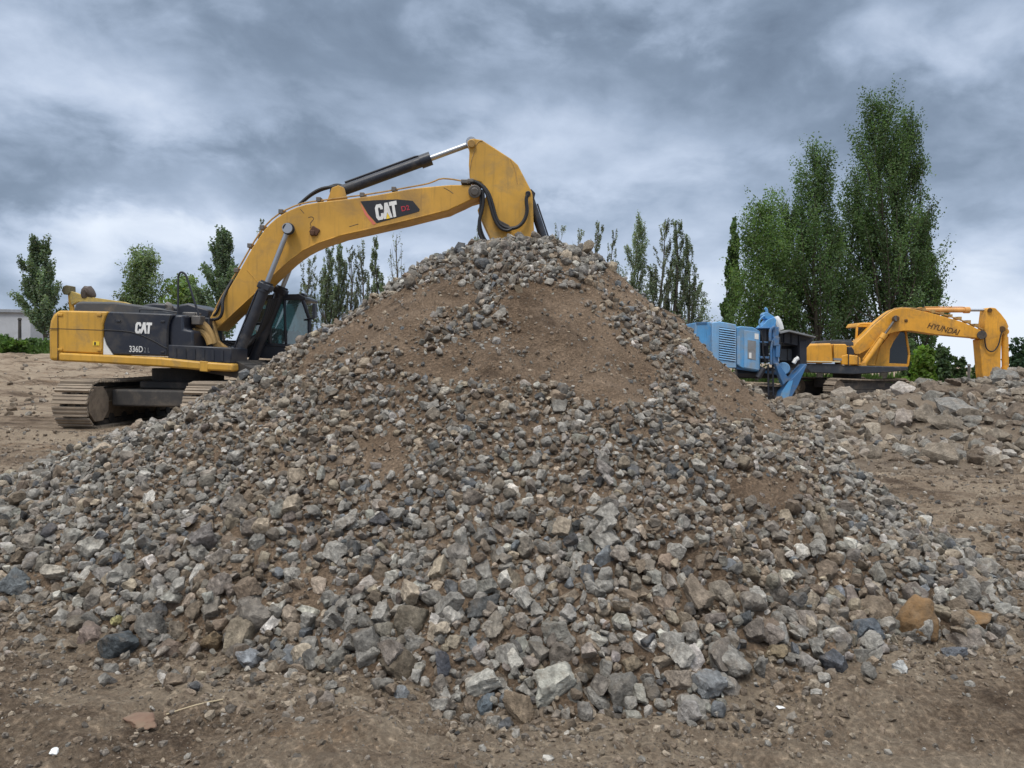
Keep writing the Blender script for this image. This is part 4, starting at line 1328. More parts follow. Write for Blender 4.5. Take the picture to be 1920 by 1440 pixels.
# emblem panel
m = MB()
PAN = [(676, 377.5), (700, 375.5), (745, 373.8), (774, 376.5), (787, 392.5), (786, 396), (777, 399), (706, 418.5), (690, 401)]
m.pxprism(PAN, BN - 0.006, BN + 0.003)
pn = m.build('emblem_panel', M['decal_black'], boom)
m = MB(); m.pxprism([(674.5, 379), (689.5, 402), (705, 419.5), (699.5, 421.5), (684, 402)], BN - 0.006, BN + 0.003)
m.build('red_flash', M['pink'], pn)
ux = P(748, 405, BN) - P(706, 413.5, BN)
block_word(P(706.5, 413.8, BN - 0.008), ux, uz, 0.50, 0.355, pn, True, 0.10)
ux2 = P(764, 398, BN) - P(754, 400, BN)
plane_text('D2', P(753.5, 396.5, BN - 0.008), ux2, uz, 0.115, M['red'], 'red_lettering', pn, 0.004, 0.02)

# --- boom rams, one on each side of the boom
for D in (BN - 0.20, BF + 0.20):
    a = P(437, 690, BN - 0.20); c = P(541, 429, BN - 0.20)
    a = Vector((a.x, D, a.z)); c = Vector((c.x, D, c.z))
    r_ = cylinder_ram(ex, a, c, 0.61, 0.115, 0.058, M['black'])
    m = MB()
    t = a.lerp(c, 0.585); m.box(t, (0.30, 0.28, 0.16), Matrix.Rotation(0.38, 3, 'Y'))
    m.build('gland_block', M['black'], r_, bevel=0.03)
for k in range(5):
    D = BN + 0.05 + 0.14 * k
    hose(ex, [P(404 + 4 * k, 640, D), P(440 + 3 * k, 665 - 6 * k, D), P(478 + 3 * k, 640 - 4 * k, D), P(498 + 3 * k, 590, D), P(505 + 4 * k, 560, D)], 0.028)
hose(boom, [P(393, 600, BN - .05), P(412, 598, BN - .12), P(418, 583, BN - .15), P(417, 562, BN - .1), P(424, 545, BN), P(436, 525, BN + .1)], 0.035)
hose(boom, [P(393, 596, BN + .1), P(405, 590, BN - .02), P(412, 570, BN - .02), P(428, 538, BN + .15)], 0.03)

# --- stick ram on top of the boom
DM = (BN + BF) / 2
a = P(632, 361, DM); c = P(884, 269, DM)
cylinder_ram(ex, a, c, 0.69, 0.125, 0.067, M['navy'], head=1.25)
m = MB()
for D in (BN + 0.12, BF - 0.17):
    m.pxprism([(612, 379), (622, 352), (634, 347), (645, 352), (652, 375)], D, D + 0.05)
    m.build('ram_bracket', M['yellow_boom'], boom, bevel=0.012); m = MB()
hose(ex, [P(570, 376, DM), P(582, 366, DM), P(600, 356, DM), P(618, 351, DM), P(632, 346, DM), P(648, 351, DM)], 0.04)
hose(ex, [P(560, 384, DM - .1), P(585, 362, DM - .1), P(605, 352, DM - .1), P(630, 350, DM - .1)], 0.035)

# --- stick
SN, SF = BN + 0.06, BF - 0.06
STICK = [(876, 266), (880, 261), (888, 259.5), (903.5, 262), (930, 279), (959, 298), (971, 309), (984, 334), (997, 359), (999, 368), (1000, 400), (1002, 446), (1008, 520), (1012, 610),
         (1004, 622), (988, 622), (975, 606), (946, 520), (924, 456), (908, 423), (895, 394), (901, 383), (911, 369), (911, 355), (902, 342), (888, 338), (880.5, 335), (879, 309), (880, 285)]
m = MB(); m.pxprism(STICK, SN, SF)
stick = m.build('stick', M['yellow'], ex, bevel=0.022, sharp=28)
m = MB()
m.tube([P(x, y, SN - 0.004) for x, y in [(881, 318), (884, 300), (889, 285), (893, 270), (899, 264), (905, 264)]], 0.010, 6, 1)
m.tube([P(x, y, SN - 0.004) for x, y in [(957, 299), (966, 318), (970, 345)]], 0.007, 5, 1)
m.build('weld_seam', M['tan'], stick)
m = MB(); m.cyl(P(884, 269, SN - 0.10), P(884, 269, SF + 0.10), 0.085, n=18)
m.build('ram_pin', M['tan'], stick, bevel=0.01)
# bucket ram down the front of the stick
a = P(992, 366, DM); c = P(1052, 545, DM)
cylinder_ram(ex, a, c, 0.62, 0.095, 0.055, M['navy'], head=1.2)
m = MB()
for D in (SN + 0.10, SF - 0.15):
    m.pxprism([(984, 366), (986, 356), (996, 354), (1004, 362), (1001, 375), (992, 378)], D, D + 0.05)
m.cyl(P(990, 363, SN - 0.03), P(990, 363, SF + 0.03), 0.06, n=14)
m.build('ram_bracket', M['black'], stick, bevel=0.01)
m = MB()
for D in (SN - 0.05, SF):
    m.prism([P(1054, 546, D), P(1058, 552, D), P(1012, 606, D), P(1004, 600, D)], (0, 0.05, 0))
    m.build('bucket_link', M['yellow'], ex, bevel=0.01); m = MB()
m = MB()
sec = [(986, 612), (1010, 604), (1050, 625), (1066, 650), (1060, 690), (1030, 712), (990, 716), (978, 700)]
m.pxprism(sec, SN - 0.35, SN - 0.31); m.pxprism(sec, SF + 0.31, SF + 0.35)
shell = [(1010, 604), (1050, 625), (1066, 650), (1060, 690), (1030, 712), (990, 716)]
for (x0, y0), (x1, y1) in zip(shell, shell[1:]):
    dx_, dy_ = x1 - x0, y1 - y0; l_ = math.hypot(dx_, dy_); nx_, ny_ = -dy_ / l_ * 3, dx_ / l_ * 3
    m.pxprism([(x0, y0), (x1, y1), (x1 + nx_, y1 + ny_), (x0 + nx_, y0 + ny_)], SN - 0.31, SF + 0.31)
for i in range(5):
    D = SN - 0.27 + i * (SF - SN + 0.54 - 0.1) / 4
    m.pxprism([(992, 712), (992, 719), (968, 718)], D, D + 0.1)
m.build('bucket', M['steel'], ex)
# hoses round the stick pivot
hose(stick, [P(x, y, SN - .12) for x, y in [(889, 340), (900, 345), (909, 352), (918, 366), (924, 386), (930, 410), (940, 424), (956, 429), (972, 426), (984, 413), (989, 395), (986, 374), (990, 364)]], 0.042)
hose(stick, [P(x, y, SN - .15) for x, y in [(893, 341), (906, 350), (915, 368), (921, 392), (927, 412), (937, 428), (950, 433), (960, 429)]], 0.036)
hose(stick, [P(x, y, SN - .14) for x, y in [(904, 356), (907, 372), (904, 395), (898.5, 412), (898, 435), (905, 452), (916, 461), (924, 470)]], 0.038)
hose(stick, [P(x, y, SN - .10) for x, y in [(900, 352), (902, 372), (900, 398), (900, 425), (908, 448), (920, 460)]], 0.028)
m = MB()
m.box(P(874, 342.5, BN + .1), (0.22, 0.3, 0.09)); m.box(P(883, 340, BN + .05), (0.14, 0.22, 0.08))
m.build('hose_clamp', M['steel'], boom, bevel=0.015)
m = MB()
m.pxprism([(927, 412), (936, 412), (955, 422), (958, 430), (944, 434), (932, 424)], SN - 0.06, SN - 0.01)
m.build('hose_plate', M['frame'], stick, bevel=0.02)
# ================================================================== the orange excavator on the right
H0, H1 = 34.6, 37.5
B0, B1 = 35.7, 36.35
hc = P(1640, 735, 36)
hy = thing('excavator', (hc.x, 36.0, 0.05),
           'orange yellow crawler excavator with black cab windows standing behind the broken concrete at right', 'excavator', 'crawler excavators')
dv = Vector((math.cos(R(24)), math.sin(R(24)), 0)); sv_ = Vector((-dv.y, dv.x, 0))
n0 = P(1553, 737, 34.2); n0.z = 0.05
for off in (0.0, 2.35):
    q = n0 + sv_ * off
    track(hy, q, dv, 4.9, 0.92, 0.60, M['track'], M['frame'], None, 40)
m = MB()
cc = n0 + sv_ * 1.2 + dv * 2.4
rot_ = Matrix((dv, sv_, Vector((0, 0, 1)))).transposed()
m.box(cc + V3(0, 0, 0.65), (2.2, 1.9, 0.4), rot_); m.cyl(cc + V3(0, 0, .8), cc + V3(0, 0, 1.15), 0.62, n=28)
m.build('car_body', M['frame'], hy, bevel=0.03)
m = MB()
m.pxprism([(1512.5, 681), (1512, 650), (1514.5, 646.5), (1520, 644.5), (1560, 643.4), (1563, 681)], H0, H1)
m.build('counterweight', M['orange'], hy, bevel=0.09, seg=3)
m = MB()
m.pxprism([(1563.3, 679), (1561.5, 645), (1586, 645), (1588.5, 648), (1588.5, 679)], H0 + 0.05, H1 - 0.05)
hd = m.build('engine_door', M['orange'], hy, bevel=0.05)
m = MB(); m.pxprism([(1562.3, 646), (1563, 646), (1563.5, 679), (1562.8, 679)], H0 + 0.03, H0 + 0.07)
m.build('door_groove', M['text_brown'], hd)
m = MB()
m.pxprism([(1578, 667), (1589, 664.5), (1609, 667), (1614, 672), (1614.5, 684), (1578, 684)], H0 + 0.02, H0 + 0.8)
tb = m.build('tool_box', M['orange'], hy, bevel=0.04)
m = MB()
m.cyl(P(1591, 684, H0 - .03), P(1591, 652, H0 - .03), 0.025, n=8); m.cyl(P(1609, 684, H0 - .03), P(1609, 668, H0 - .03), 0.02, n=8)
m.build('grab_rail', M['black'], tb)
m = MB(); m.pxprism([(1562, 671), (1589, 672.5), (1588, 677), (1562, 675.5)], H0 + 0.035, H0 + 0.06)
m.build('pale_stripe', M['grey_panel'], hd)
m = MB(); m.pxprism([(1513.5, 676.5), (1576, 677.5), (1576, 679.5), (1513.5, 678.5)], H0 - 0.012, H0 + 0.1)
m.build('pale_stripe', pmat('pale tape', (0.62, 0.56, 0.36), 0.5), hd)
m = MB()
m.pxprism([(1513, 682), (1578, 682.5), (1580, 685), (1703, 687.5), (1703, 694), (1660, 699), (1600, 702), (1520, 699), (1513, 692)], H0 + 0.1, H1 - 0.1)
m.build('revolving_frame', pmat('black blue chassis', (0.028, 0.034, 0.045), 0.5, dirt=(0.12, 0.11, 0.1), amt=0.3), hy, bevel=0.04)
m = MB()
m.pxprism([(1525, 645), (1529, 640), (1560, 638), (1600, 641), (1601, 648), (1525, 648)], H0 + 0.5, H1 - 0.4)
m.cyl(P(1546, 646, 36), P(1546, 633.5, 36), 0.06, n=10); m.cyl(P(1593, 644, 36), P(1593, 637, 36), 0.1, n=10)
m.box(P(1575, 640, 35.6), (0.5, 0.5, 0.14))
m.build('engine_cover', M['grey_dark'], hy, bevel=0.04)
m = MB(); m.pxprism([(1589, 652), (1597, 650), (1602, 657), (1602, 666), (1589, 666)], H0 + 0.4, H0 + 1.1)
m.build('pump_bay', M['black'], hy, bevel=0.03)
# cab
K0, K1 = 36.3, 37.4
m = MB()
def pst(x0, y0, x1, y1, D, w=0.09): m.tube([P(x0, y0, D), P(x1, y1, D)], w / 2, 6)
for D in (K0, K1):
    pst(1604.5, 645, 1607, 613, D, .12); pst(1607, 613, 1612, 607.5, D, .12); pst(1612, 607.5, 1690, 608.5, D, .12)
    pst(1690, 608.5, 1698, 622, D, .12); pst(1698, 622, 1704.5, 665, D, .12); pst(1704.5, 665, 1702, 686, D, .12); pst(1702, 686, 1604, 684, D, .12)
    pst(1652, 684, 1652, 608, D, .12)
    if D == K1: pst(1652, 650, 1604, 648, D, .12)
m.pxprism([(1606, 612), (1610, 606), (1620, 604.6), (1680, 605), (1692, 608), (1695, 613), (1606, 613.5)], K0 - 0.04, K1 + 0.04)
m.pxprism([(1640, 687.5), (1650, 651), (1674, 619), (1688, 610), (1693, 616), (1676, 640), (1669, 655), (1667.5, 681), (1701, 682.5), (1702, 688)], K0 - 0.06, K0 + 0.02)
m.pxprism([(1604, 648), (1652, 650), (1652, 687), (1604, 685)], K0 - 0.03, K1)
m.pxprism([(1652, 683), (1702, 684), (1702, 688), (1652, 687)], K0 - 0.03, K1)
kab = m.build('cab', M['orange'], hy, bevel=0.02)
m = MB()
m.pxprism([(1607, 613), (1612, 608), (1652, 608), (1652, 649), (1605, 647)], K0 + 0.0, K0 + 0.012)
m.pxprism([(1653, 609), (1690, 609), (1698, 622), (1703.5, 665), (1701, 685), (1653, 684)], K0, K0 + 0.012)
m.pxprism([(1607, 613), (1612, 608), (1690, 609), (1698, 622), (1703.5, 665), (1701, 685), (1605, 684)], K1 - 0.012, K1)
m.prism([P(1698, 622, K0), P(1704.5, 665, K0), P(1704.5, 665, K1), P(1698, 622, K1)], (0.012, 0, 0))
m.build('cab_window', M['glass_dark'], kab)
m = MB()
m.pxprism([(1654, 650), (1699, 651), (1702, 664), (1700, 681), (1654, 680)], K0 + 0.25, K0 + 0.32); m.pxprism([(1654, 615), (1676, 612), (1676, 655), (1654, 655)], K0 + 0.5, K0 + 0.6)
m.box(P(1672, 672, 36.85), (0.6, 0.6, 0.2)); m.box(P(1663, 655, 36.85), (0.16, 0.5, 0.85)); m.box(P(1692, 668, 36.9), (0.25, 0.4, 0.6))
m.build('cab_interior', M['black'], kab, bevel=0.04)
# boom
HB = [(1597, 657), (1599, 650), (1608, 640.5), (1625, 624.5), (1640, 609), (1656, 595.5), (1665, 588), (1674, 582), (1683, 578.8), (1695, 577.5), (1706, 578.2), (1720, 581), (1750, 588), (1780, 596.5),
      (1801, 602.5), (1822, 611), (1838, 619), (1846, 624), (1848, 629), (1845, 634.5), (1838, 635.5), (1833, 633.8), (1800, 631), (1755, 627), (1730, 623.5), (1709, 620.3), (1694, 620.3), (1679, 622.3), (1670, 625),
      (1660, 630.5), (1650, 638), (1640, 646), (1626, 656.5), (1612, 664), (1604, 664.5)]
m = MB(); m.pxprism(HB, B0, B1)
hb = m.build('boom', M['orange'], hy, bevel=0.02, sharp=28)
uxh = P(1794, 627.2, B0) - P(1738, 614, B0)
plane_text('HYUNDAI', P(1738, 615.0, B0 - 0.004), uxh, V3(0, 0, 1), 0.27, M['text_brown'], 'lettering', hb, 0.006, 0.02, 1.46, slant=0.25)
m = MB()
for k in range(3):
    m.tube([P(x, y, B0 + .12 + .12 * k) for x, y in [(1604, 645), (1640, 606), (1664, 586), (1682, 576.5), (1720, 578.5), (1760, 587), (1800, 599), (1832, 613), (1843, 618)]], 0.035, 6, 1)
for x, y in [(1728, 581.5), (1745, 585), (1762, 589), (1778, 593.5), (1795, 598), (1812, 604.5), (1826, 611)]:
    m.box(P(x, y - 1, B0 + .26), (0.16, 0.44, 0.14))
m.build('boom_pipes', M['tan'], hb)
m = MB(); m.cyl(P(1841, 628, B0 - .15), P(1841, 628, B1 + .15), 0.20, n=18); m.build('stick_pivot_pin', M['frame'], hb, bevel=0.02)
m = MB(); m.cyl(P(1679.5, 597.5, B0 - .3), P(1679.5, 597.5, B1 + .3), 0.15, n=16)
m.box(P(1699, 601, B0 - .02), (0.14, 0.05, 0.12)); m.build('cylinder_pin', M['text_brown'], hb, bevel=0.02)
for D in (B0 - .2, B1 + .2):
    a = P(1617, 686, B0 - .2); c = P(1679.5, 597.5, B0 - .2)
    cylinder_ram(hy, (a.x, D, a.z), (c.x, D, c.z), 0.66, 0.125, 0.055, M['orange'], matr=M['steel'])
DMh = (B0 + B1) / 2
cylinder_ram(hy, P(1724, 581.5, DMh), P(1855, 581.5, DMh), 0.70, 0.115, 0.065, pmat('faded orange paint', (0.66, 0.32, 0.09), 0.5), head=1.3)
m = MB(); m.pxprism([(1712, 582), (1719, 577), (1728, 578), (1732, 587)], B0 + .1, B1 - .1); m.build('ram_bracket', M['text_brown'], hb, bevel=0.01)
HS = [(1850, 584), (1851.5, 578.5), (1858, 576.5), (1867, 577.5), (1877, 588), (1887, 601), (1891.5, 612), (1890, 617), (1884, 620), (1879, 630), (1877, 660), (1876, 722), (1873, 740), (1852, 740), (1846, 722), (1842, 702), (1838.5, 660), (1836.5, 637),
      (1846, 633.5), (1849.5, 627), (1846, 617), (1848, 600)]
m = MB(); m.pxprism(HS, B0 + .05, B1 - .05)
hs = m.build('stick', M['orange'], hy, bevel=0.03, sharp=28)
for q0, q1, r_ in ((P(1856, 581.5, B0 - .05), P(1856, 581.5, B1 + .05), .10), (P(1879, 617, B0), P(1879, 617, B1), .14)):
    MB().cyl(q0, q1, r_, n=14).build('ram_pin', M['text_brown'], hs, bevel=0.01)
cylinder_ram(hy, P(1883, 622, DMh), P(1885, 726, DMh), 0.72, 0.13, 0.06, M['orange'], head=1.15)
m = MB(); m.prism([P(1876, 724, B0), P(1888, 724, B0), P(1894, 760, B0), P(1862, 772, B0), P(1848, 742, B0)], (0, B1 - B0, 0))
m.build('bucket', M['steel'], hy, bevel=0.03)
hose(hs, [P(x, y, B0 - .06) for x, y in [(1846, 630), (1847, 645), (1850, 655), (1858, 660), (1866, 657), (1873, 645), (1876, 630), (1879, 620)]], 0.03)

# ================================================================== blue rock crusher between the heap and the orange excavator
KB = 30.0
cr = thing('rock_crusher', (P(1430, 740, KB).x, KB, 0.05),
           'light blue rock crusher with louvred housing and dark feed hopper, half hidden by the heap', 'rock crusher')
m = MB()
m.pxprism([(1304, 604.5), (1334, 604), (1336, 700), (1304, 700)], KB + 0.1, KB + 2.2)
m.build('rear_housing', M['blue'], cr, bevel=0.03)
m = MB(); m.pxprism([(1305.5, 604), (1326, 603.6), (1326, 606.5), (1305.5, 606.8)], KB + 0.06, KB + 0.12); m.build('dark_trim', M['blue_dark'], cr)
m = MB()
m.pxprism([(1335, 605), (1349, 602.5), (1381, 608.5), (1381, 690), (1335, 690)], KB - 0.1, KB + 2.2)
eh = m.build('engine_housing', M['blue_pale'], cr, bevel=0.03)
m = MB(); m.pxprism([(1348.5, 613), (1379, 617.5), (1378, 679), (1348, 674)], KB - 0.106, KB - 0.09)
m.build('louvre_opening', M['black'], eh)
m = MB()
for i in range(14):
    y = 614.5 + i * 4.35
    a, c = P(1348.5, y, KB - .11), P(1379, y + 4.3, KB - .11)
    m.prism([a, c, c + V3(0, -0.03, -0.045), a + V3(0, -0.03, -0.045)], (0, 0.012, 0.012))
m.build('louvre_slats', M['blue_pale'], eh)
m = MB()
m.pxprism([(1381.5, 614), (1389, 611.5), (1412, 613.5), (1425.5, 621), (1425.5, 697), (1394, 691), (1381.5, 684)], KB + 0.0, KB + 2.0)
ph = m.build('pump_housing', M['blue'], cr, bevel=0.03)
m = MB(); m.pxprism([(1395.5, 619), (1424, 623), (1423.5, 694), (1395, 689)], KB - 0.03, KB + 0.02)
m.pxprism([(1381.8, 630), (1388, 631), (1388, 685), (1381.8, 683)], KB - 0.01, KB + 0.02)
pd = m.build('service_door', M['blue_pale'], ph, bevel=0.012)
m = MB(); m.pxprism([(1402, 637.5), (1417.5, 639.5), (1417, 675), (1402, 672.5)], KB - 0.045, KB - 0.025); m.build('grey_panel', M['grey_panel'], pd)
m = MB(); m.pxprism([(1415, 625), (1422.5, 626), (1422.5, 636.5), (1415, 635.5)], KB - 0.04, KB - 0.025)
m.pxprism([(1404.5, 661), (1409, 661.5), (1409, 672), (1404.5, 671.5)], KB - 0.055, KB - 0.042); m.build('white_sticker', M['white'], pd)
m = MB()
m.pxprism([(1427, 614), (1442, 615), (1442, 680), (1427, 680)], KB + 0.7, KB + 1.9)
m.build('jaw_box', M['black'], cr, bevel=0.03)
m = MB(); m.pxprism([(1429, 617), (1437, 617), (1437, 648), (1429, 648)], KB + 0.62, KB + 0.72); m.build('grey_panel', M['grey_panel'], cr)
m = MB()
m.pxprism([(1449, 612), (1460.5, 613), (1460, 684), (1449, 684)], KB - 0.15, KB + 0.25)
m.tube([P(1444, 640, KB - .2), P(1444, 618, KB - .2), P(1452, 612, KB - .2)], 0.06, 8, 1)
m.tube([P(1446, 684, KB - .2), P(1446, 645, KB - .2), P(1453, 632, KB - .2)], 0.05, 8, 1)
m.box(P(1455, 640, KB - .2), (0.22, 0.15, 0.35)); m.box(P(1458, 658, KB - .2), (0.16, 0.12, 0.5))
m.pxprism([(1425, 613.5), (1460, 613.5), (1460, 616), (1425, 616)], KB - 0.1, KB + 1.5)
m.build('upright_post', M['blue_dark'], cr, bevel=0.02)
m = MB()
m.pxprism([(1424, 615.5), (1434, 606), (1440, 599), (1452, 594.5), (1456, 600), (1453.5, 615.5)], KB + 0.0, KB + 0.6)
m.pxprism([(1430.5, 590), (1435, 585), (1441, 586), (1446, 590), (1452.5, 594), (1440, 599), (1433, 596)], KB + 0.1, KB + 0.5)
m.tube([P(1438, 586, KB + .3), P(1437, 580, KB + .3), P(1434, 577.5, KB + .3)], 0.06, 8)
m.tube([P(1425, 612, KB - .02), P(1423, 602, KB - .02), P(1429, 594, KB), P(1434, 592, KB + .1)], 0.035, 6, 1)
m.build('feed_chute_cover', M['blue'], cr, bevel=0.06)
m = MB()
for pts in ([(1427, 620), (1431, 640), (1430, 660), (1436, 678)], [(1444, 618), (1441, 640), (1446, 655), (1443, 676)], [(1462, 630), (1464, 650), (1461, 668)]):
    m.tube([P(x, y, KB - .18) for x, y in pts], 0.03, 6, 1)
m.build('hydraulic_hose', M['rubber'], cr)
m = MB()
m.pxprism([(1426.5, 640), (1447, 641), (1447, 643.5), (1426.5, 642.5)], KB - 0.12, KB + 0.1)
m.pxprism([(1426.5, 668), (1449, 669), (1449, 673), (1426.5, 672)], KB - 0.12, KB + 0.2)
m.pxprism([(1381, 686), (1470, 700), (1470, 705), (1381, 692)], KB + 0.1, KB + 0.4)
m.build('support_frame', M['blue_dark'], cr, bevel=0.015)
m = MB(); m.tube([P(1454, 594, KB + .5), P(1458, 604, KB + .5), P(1463, 619, KB + .5)], [0.10, 0.17, 0.15], 10, 1); m.build('white_sack', M['white'], cr)
m = MB()
m.pxprism([(1463, 622.5), (1480, 618.3), (1529.5, 630.5), (1529.5, 633), (1480, 621.5), (1463, 625.5)], KB - 0.1, KB + 2.3)
m.build('hopper_canopy', M['grey_panel'], cr)
m = MB()
m.pxprism([(1463, 626), (1480, 622), (1528.5, 633.5), (1513, 652), (1466, 642)], KB + 0.3, KB + 2.2)
for x_ in (1470, 1484, 1498): m.pxprism([(x_, 623.5 + (x_ - 1470) * .15), (x_ + 2.5, 624), (x_ + 2.5, 645), (x_, 645)], KB + 0.22, KB + 0.3)
m.pxprism([(1499, 640), (1513, 638), (1513, 682), (1500, 684)], KB + 0.2, KB + 2.2)
m.pxprism([(1462, 640), (1500, 641), (1500, 690), (1462, 690)], KB + 1.2, KB + 1.3)
m.build('feed_hopper', M['black'], cr, bevel=0.02)
m = MB()
for x in (1464, 1477):
    m.pxprism([(x, 654), (x + 11.5, 654.5), (x + 11.5, 676), (x, 675.5)], KB + 1.08, KB + 1.18)
m.pxprism([(1463, 645), (1492, 647), (1492, 649), (1463, 647)], KB + 0.9, KB + 1.2)
m.build('grey_panel', M['grey_panel'], cr)
m = MB(); m.tube([P(1488, 681, KB - .1), P(1492, 674, KB - .1), P(1497, 671, KB - .1)], 0.08, 8); m.build('white_lamp', M['white'], cr)
m = MB()   # discharge chute
m.pxprism([(1510.5, 682), (1513.5, 683.5), (1497, 722), (1478.5, 756), (1460, 753), (1466, 735), (1478, 716), (1489, 706)], KB - 0.35, KB + 0.35)
ch = m.build('chute', M['blue_dark'], cr, bevel=0.02)
m = MB(); m.pxprism([(1478, 716), (1487, 713), (1476, 755), (1461, 752.5), (1466, 735)], KB - 0.38, KB - 0.34); m.build('chute_plate', M['blue'], ch)
m = MB(); m.pxprism([(1454, 681), (1460, 680), (1480, 711), (1469, 722), (1462, 706)], KB - 0.42, KB - 0.1); m.build('chute_brace', M['blue_dark'], cr, bevel=0.02)
m = MB(); m.cyl(P(1469, 691, KB + .25), P(1469, 691, KB + .75), 0.25, n=26); m.build('flywheel', M['blue_pale'], cr, bevel=0.03)
m = MB()
m.tube([P(1432, 690, KB), P(1421, 708, KB)], 0.12, 8); m.tube([P(1380, 700, KB + .5), P(1500, 700, KB + .5)], 0.2, 8)
m.tube([P(1440, 684, KB), P(1441, 742, KB)], 0.04, 6); m.tube([P(1449, 684, KB), P(1450, 742, KB)], 0.04, 6)
for i in range(5): m.tube([P(1440, 690 + i * 11, KB), P(1450, 690 + i * 11, KB)], 0.025, 6)
m.build('ladder_and_legs', M['black'], cr)
tk0 = P(1400, 745, KB + .2); tk0.z = 0.05
track(cr, tk0, (1, 0.05, 0), 1.9, 0.7, 0.45, M['track'], M['frame'], None, 30)
track(cr, tk0 + V3(0, 1.8, 0), (1, 0.05, 0), 1.9, 0.7, 0.45, M['track'], M['frame'], None, 30)

# ================================================================== far yellow machine behind the big excavator
FD = 75.0
fm = thing('excavator', (P(190, 640, FD).x, FD, 1.5), 'far off yellow excavator whose folded arm shows above the big excavator\'s hood at left', 'excavator', 'crawler excavators')
m = MB()
m.pxprism([(118, 537), (124, 534.5), (131, 536), (131.5, 548), (127, 553), (119, 552), (115, 545)], FD - .1, FD + .9)
m.build('bucket_linkage', pmat('olive drab steel', (0.16, 0.14, 0.07), 0.7, dirt=MUD, amt=.4), fm, bevel=0.04)
m = MB(); m.pxprism([(129, 545), (140, 548), (160, 556), (178, 558), (232, 566), (260, 575), (260, 585), (200, 574), (160, 566), (146, 566), (134, 572), (130, 560)], FD, FD + .5)
m.build('boom', pmat('faded yellow paint', (0.50, 0.36, 0.10), 0.6, dirt=(.3, .26, .16), amt=.4), fm, bevel=0.04)
m = MB(); m.pxprism([(127, 552), (133, 556), (138, 590), (150, 612), (136, 612), (130, 590)], FD + .05, FD + .45); m.build('stick', M['yellow'], fm, bevel=0.03)
m = MB(); m.tube([P(160, 559, FD + .2), P(160, 548, FD + .2), P(165, 543, FD + .2), P(169, 548, FD + .2), P(177, 557, FD + .2)], [.3, .45, .5, .45, .2], 10, 1); m.build('hydraulic_cylinder', pmat('brown steel', (.10, .08, .07), .7), fm)
m = MB(); m.pxprism([(205, 590), (208, 578), (330, 578), (334, 600), (330, 640), (205, 640)], FD - 1, FD + 2.6); m.build('body', M['yellow'], fm, bevel=0.08)
q = P(190, 660, FD); q.z = float(ground_z(np.array([q.x]), np.array([FD]))[0])
track(fm, q, (1, 0.1, 0), 4.6, 0.95, 0.6, M['track'], M['frame'], None, 30); track(fm, q + V3(0, 2.4, 0), (1, 0.1, 0), 4.6, 0.95, 0.6, M['track'], M['frame'], None, 30)

# ================================================================== shed, posts
SD = 88.0
sh = thing('shed', (P(10, 650, SD).x, SD, 0), 'long pale grey flat roofed shed at the left edge behind the bushes', 'shed')
a, c = P(-160, 583, SD), P(57, 583, SD)
m = MB(); m.box2((a.x, SD, -0.2), (c.x, SD + 9, a.z)); m.build('wall', M['wall'], sh)
m = MB(); m.box2((a.x - .3, SD - .3, a.z + .003), (c.x + .3, SD + 9.3, a.z + .4)); m.build('roof', M['roof'], sh, bevel=.05)
MB.org = Vector((0, 0, 0))
def lone_post(px, ytop, ybot, D, r, lab, mat):
    a, c = P(px, ybot, D), P(px, ytop, D)
    a.z = min(a.z, float(ground_z(np.array([a.x]), np.array([D]))[0]) - .1)
    MB.org = Vector((a.x, a.y, 0))
    m = MB(); m.cyl(a, c, r, r * .85, n=10); m.cyl(c, c + V3(0, 0, r * 1.2), r * 1.25, r * 0.9, n=10)
    o = m.build('post', mat); tag(o, lab, 'post', 'lone posts')
    MB.org = Vector((0, 0, 0))
lone_post(37, 600, 640, 60, 0.13, 'short dark post in front of the pale shed at left', M['frame'])
lone_post(1817, 686, 706, 45, 0.09, 'thin post on the skyline between the orange excavator\'s cab and stick', M['steel'])

# ================================================================== trees and bushes
def leaf_material(name):
    m, g, bs, out = new_mat(name)
    at = g.n('ShaderNodeAttribute', attribute_name='Col').outputs['Color']
    df = g.n('ShaderNodeBsdfDiffuse'); tr = g.n('ShaderNodeBsdfTranslucent'); gl = g.n('ShaderNodeBsdfGlossy')
    gl.inputs['Roughness'].default_value = 0.45; gl.inputs['Color'].default_value = (0.5, 0.55, 0.5, 1)
    g.l(at, df.inputs[0]); g.l(g.mix(1.0, at, (1.3, 1.5, 0.6), 'MULTIPLY'), tr.inputs[0])
    m1 = g.n('ShaderNodeMixShader'); m1.inputs[0].default_value = 0.36; g.l(df.outputs[0], m1.inputs[1]); g.l(tr.outputs[0], m1.inputs[2])
    m2 = g.n('ShaderNodeMixShader'); m2.inputs[0].default_value = 0.015; g.l(m1.outputs[0], m2.inputs[1]); g.l(gl.outputs[0], m2.inputs[2])
    g.l(m2.outputs[0], out.inputs['Surface'])
    return m
M['leaf'] = leaf_material('leaves')
M['bark'] = pmat('grey brown bark', (0.075, 0.062, 0.050), 0.9, dirt=(0.13, 0.12, 0.10), amt=0.5, dscale=2.0, bump=0.4, bscale=8)

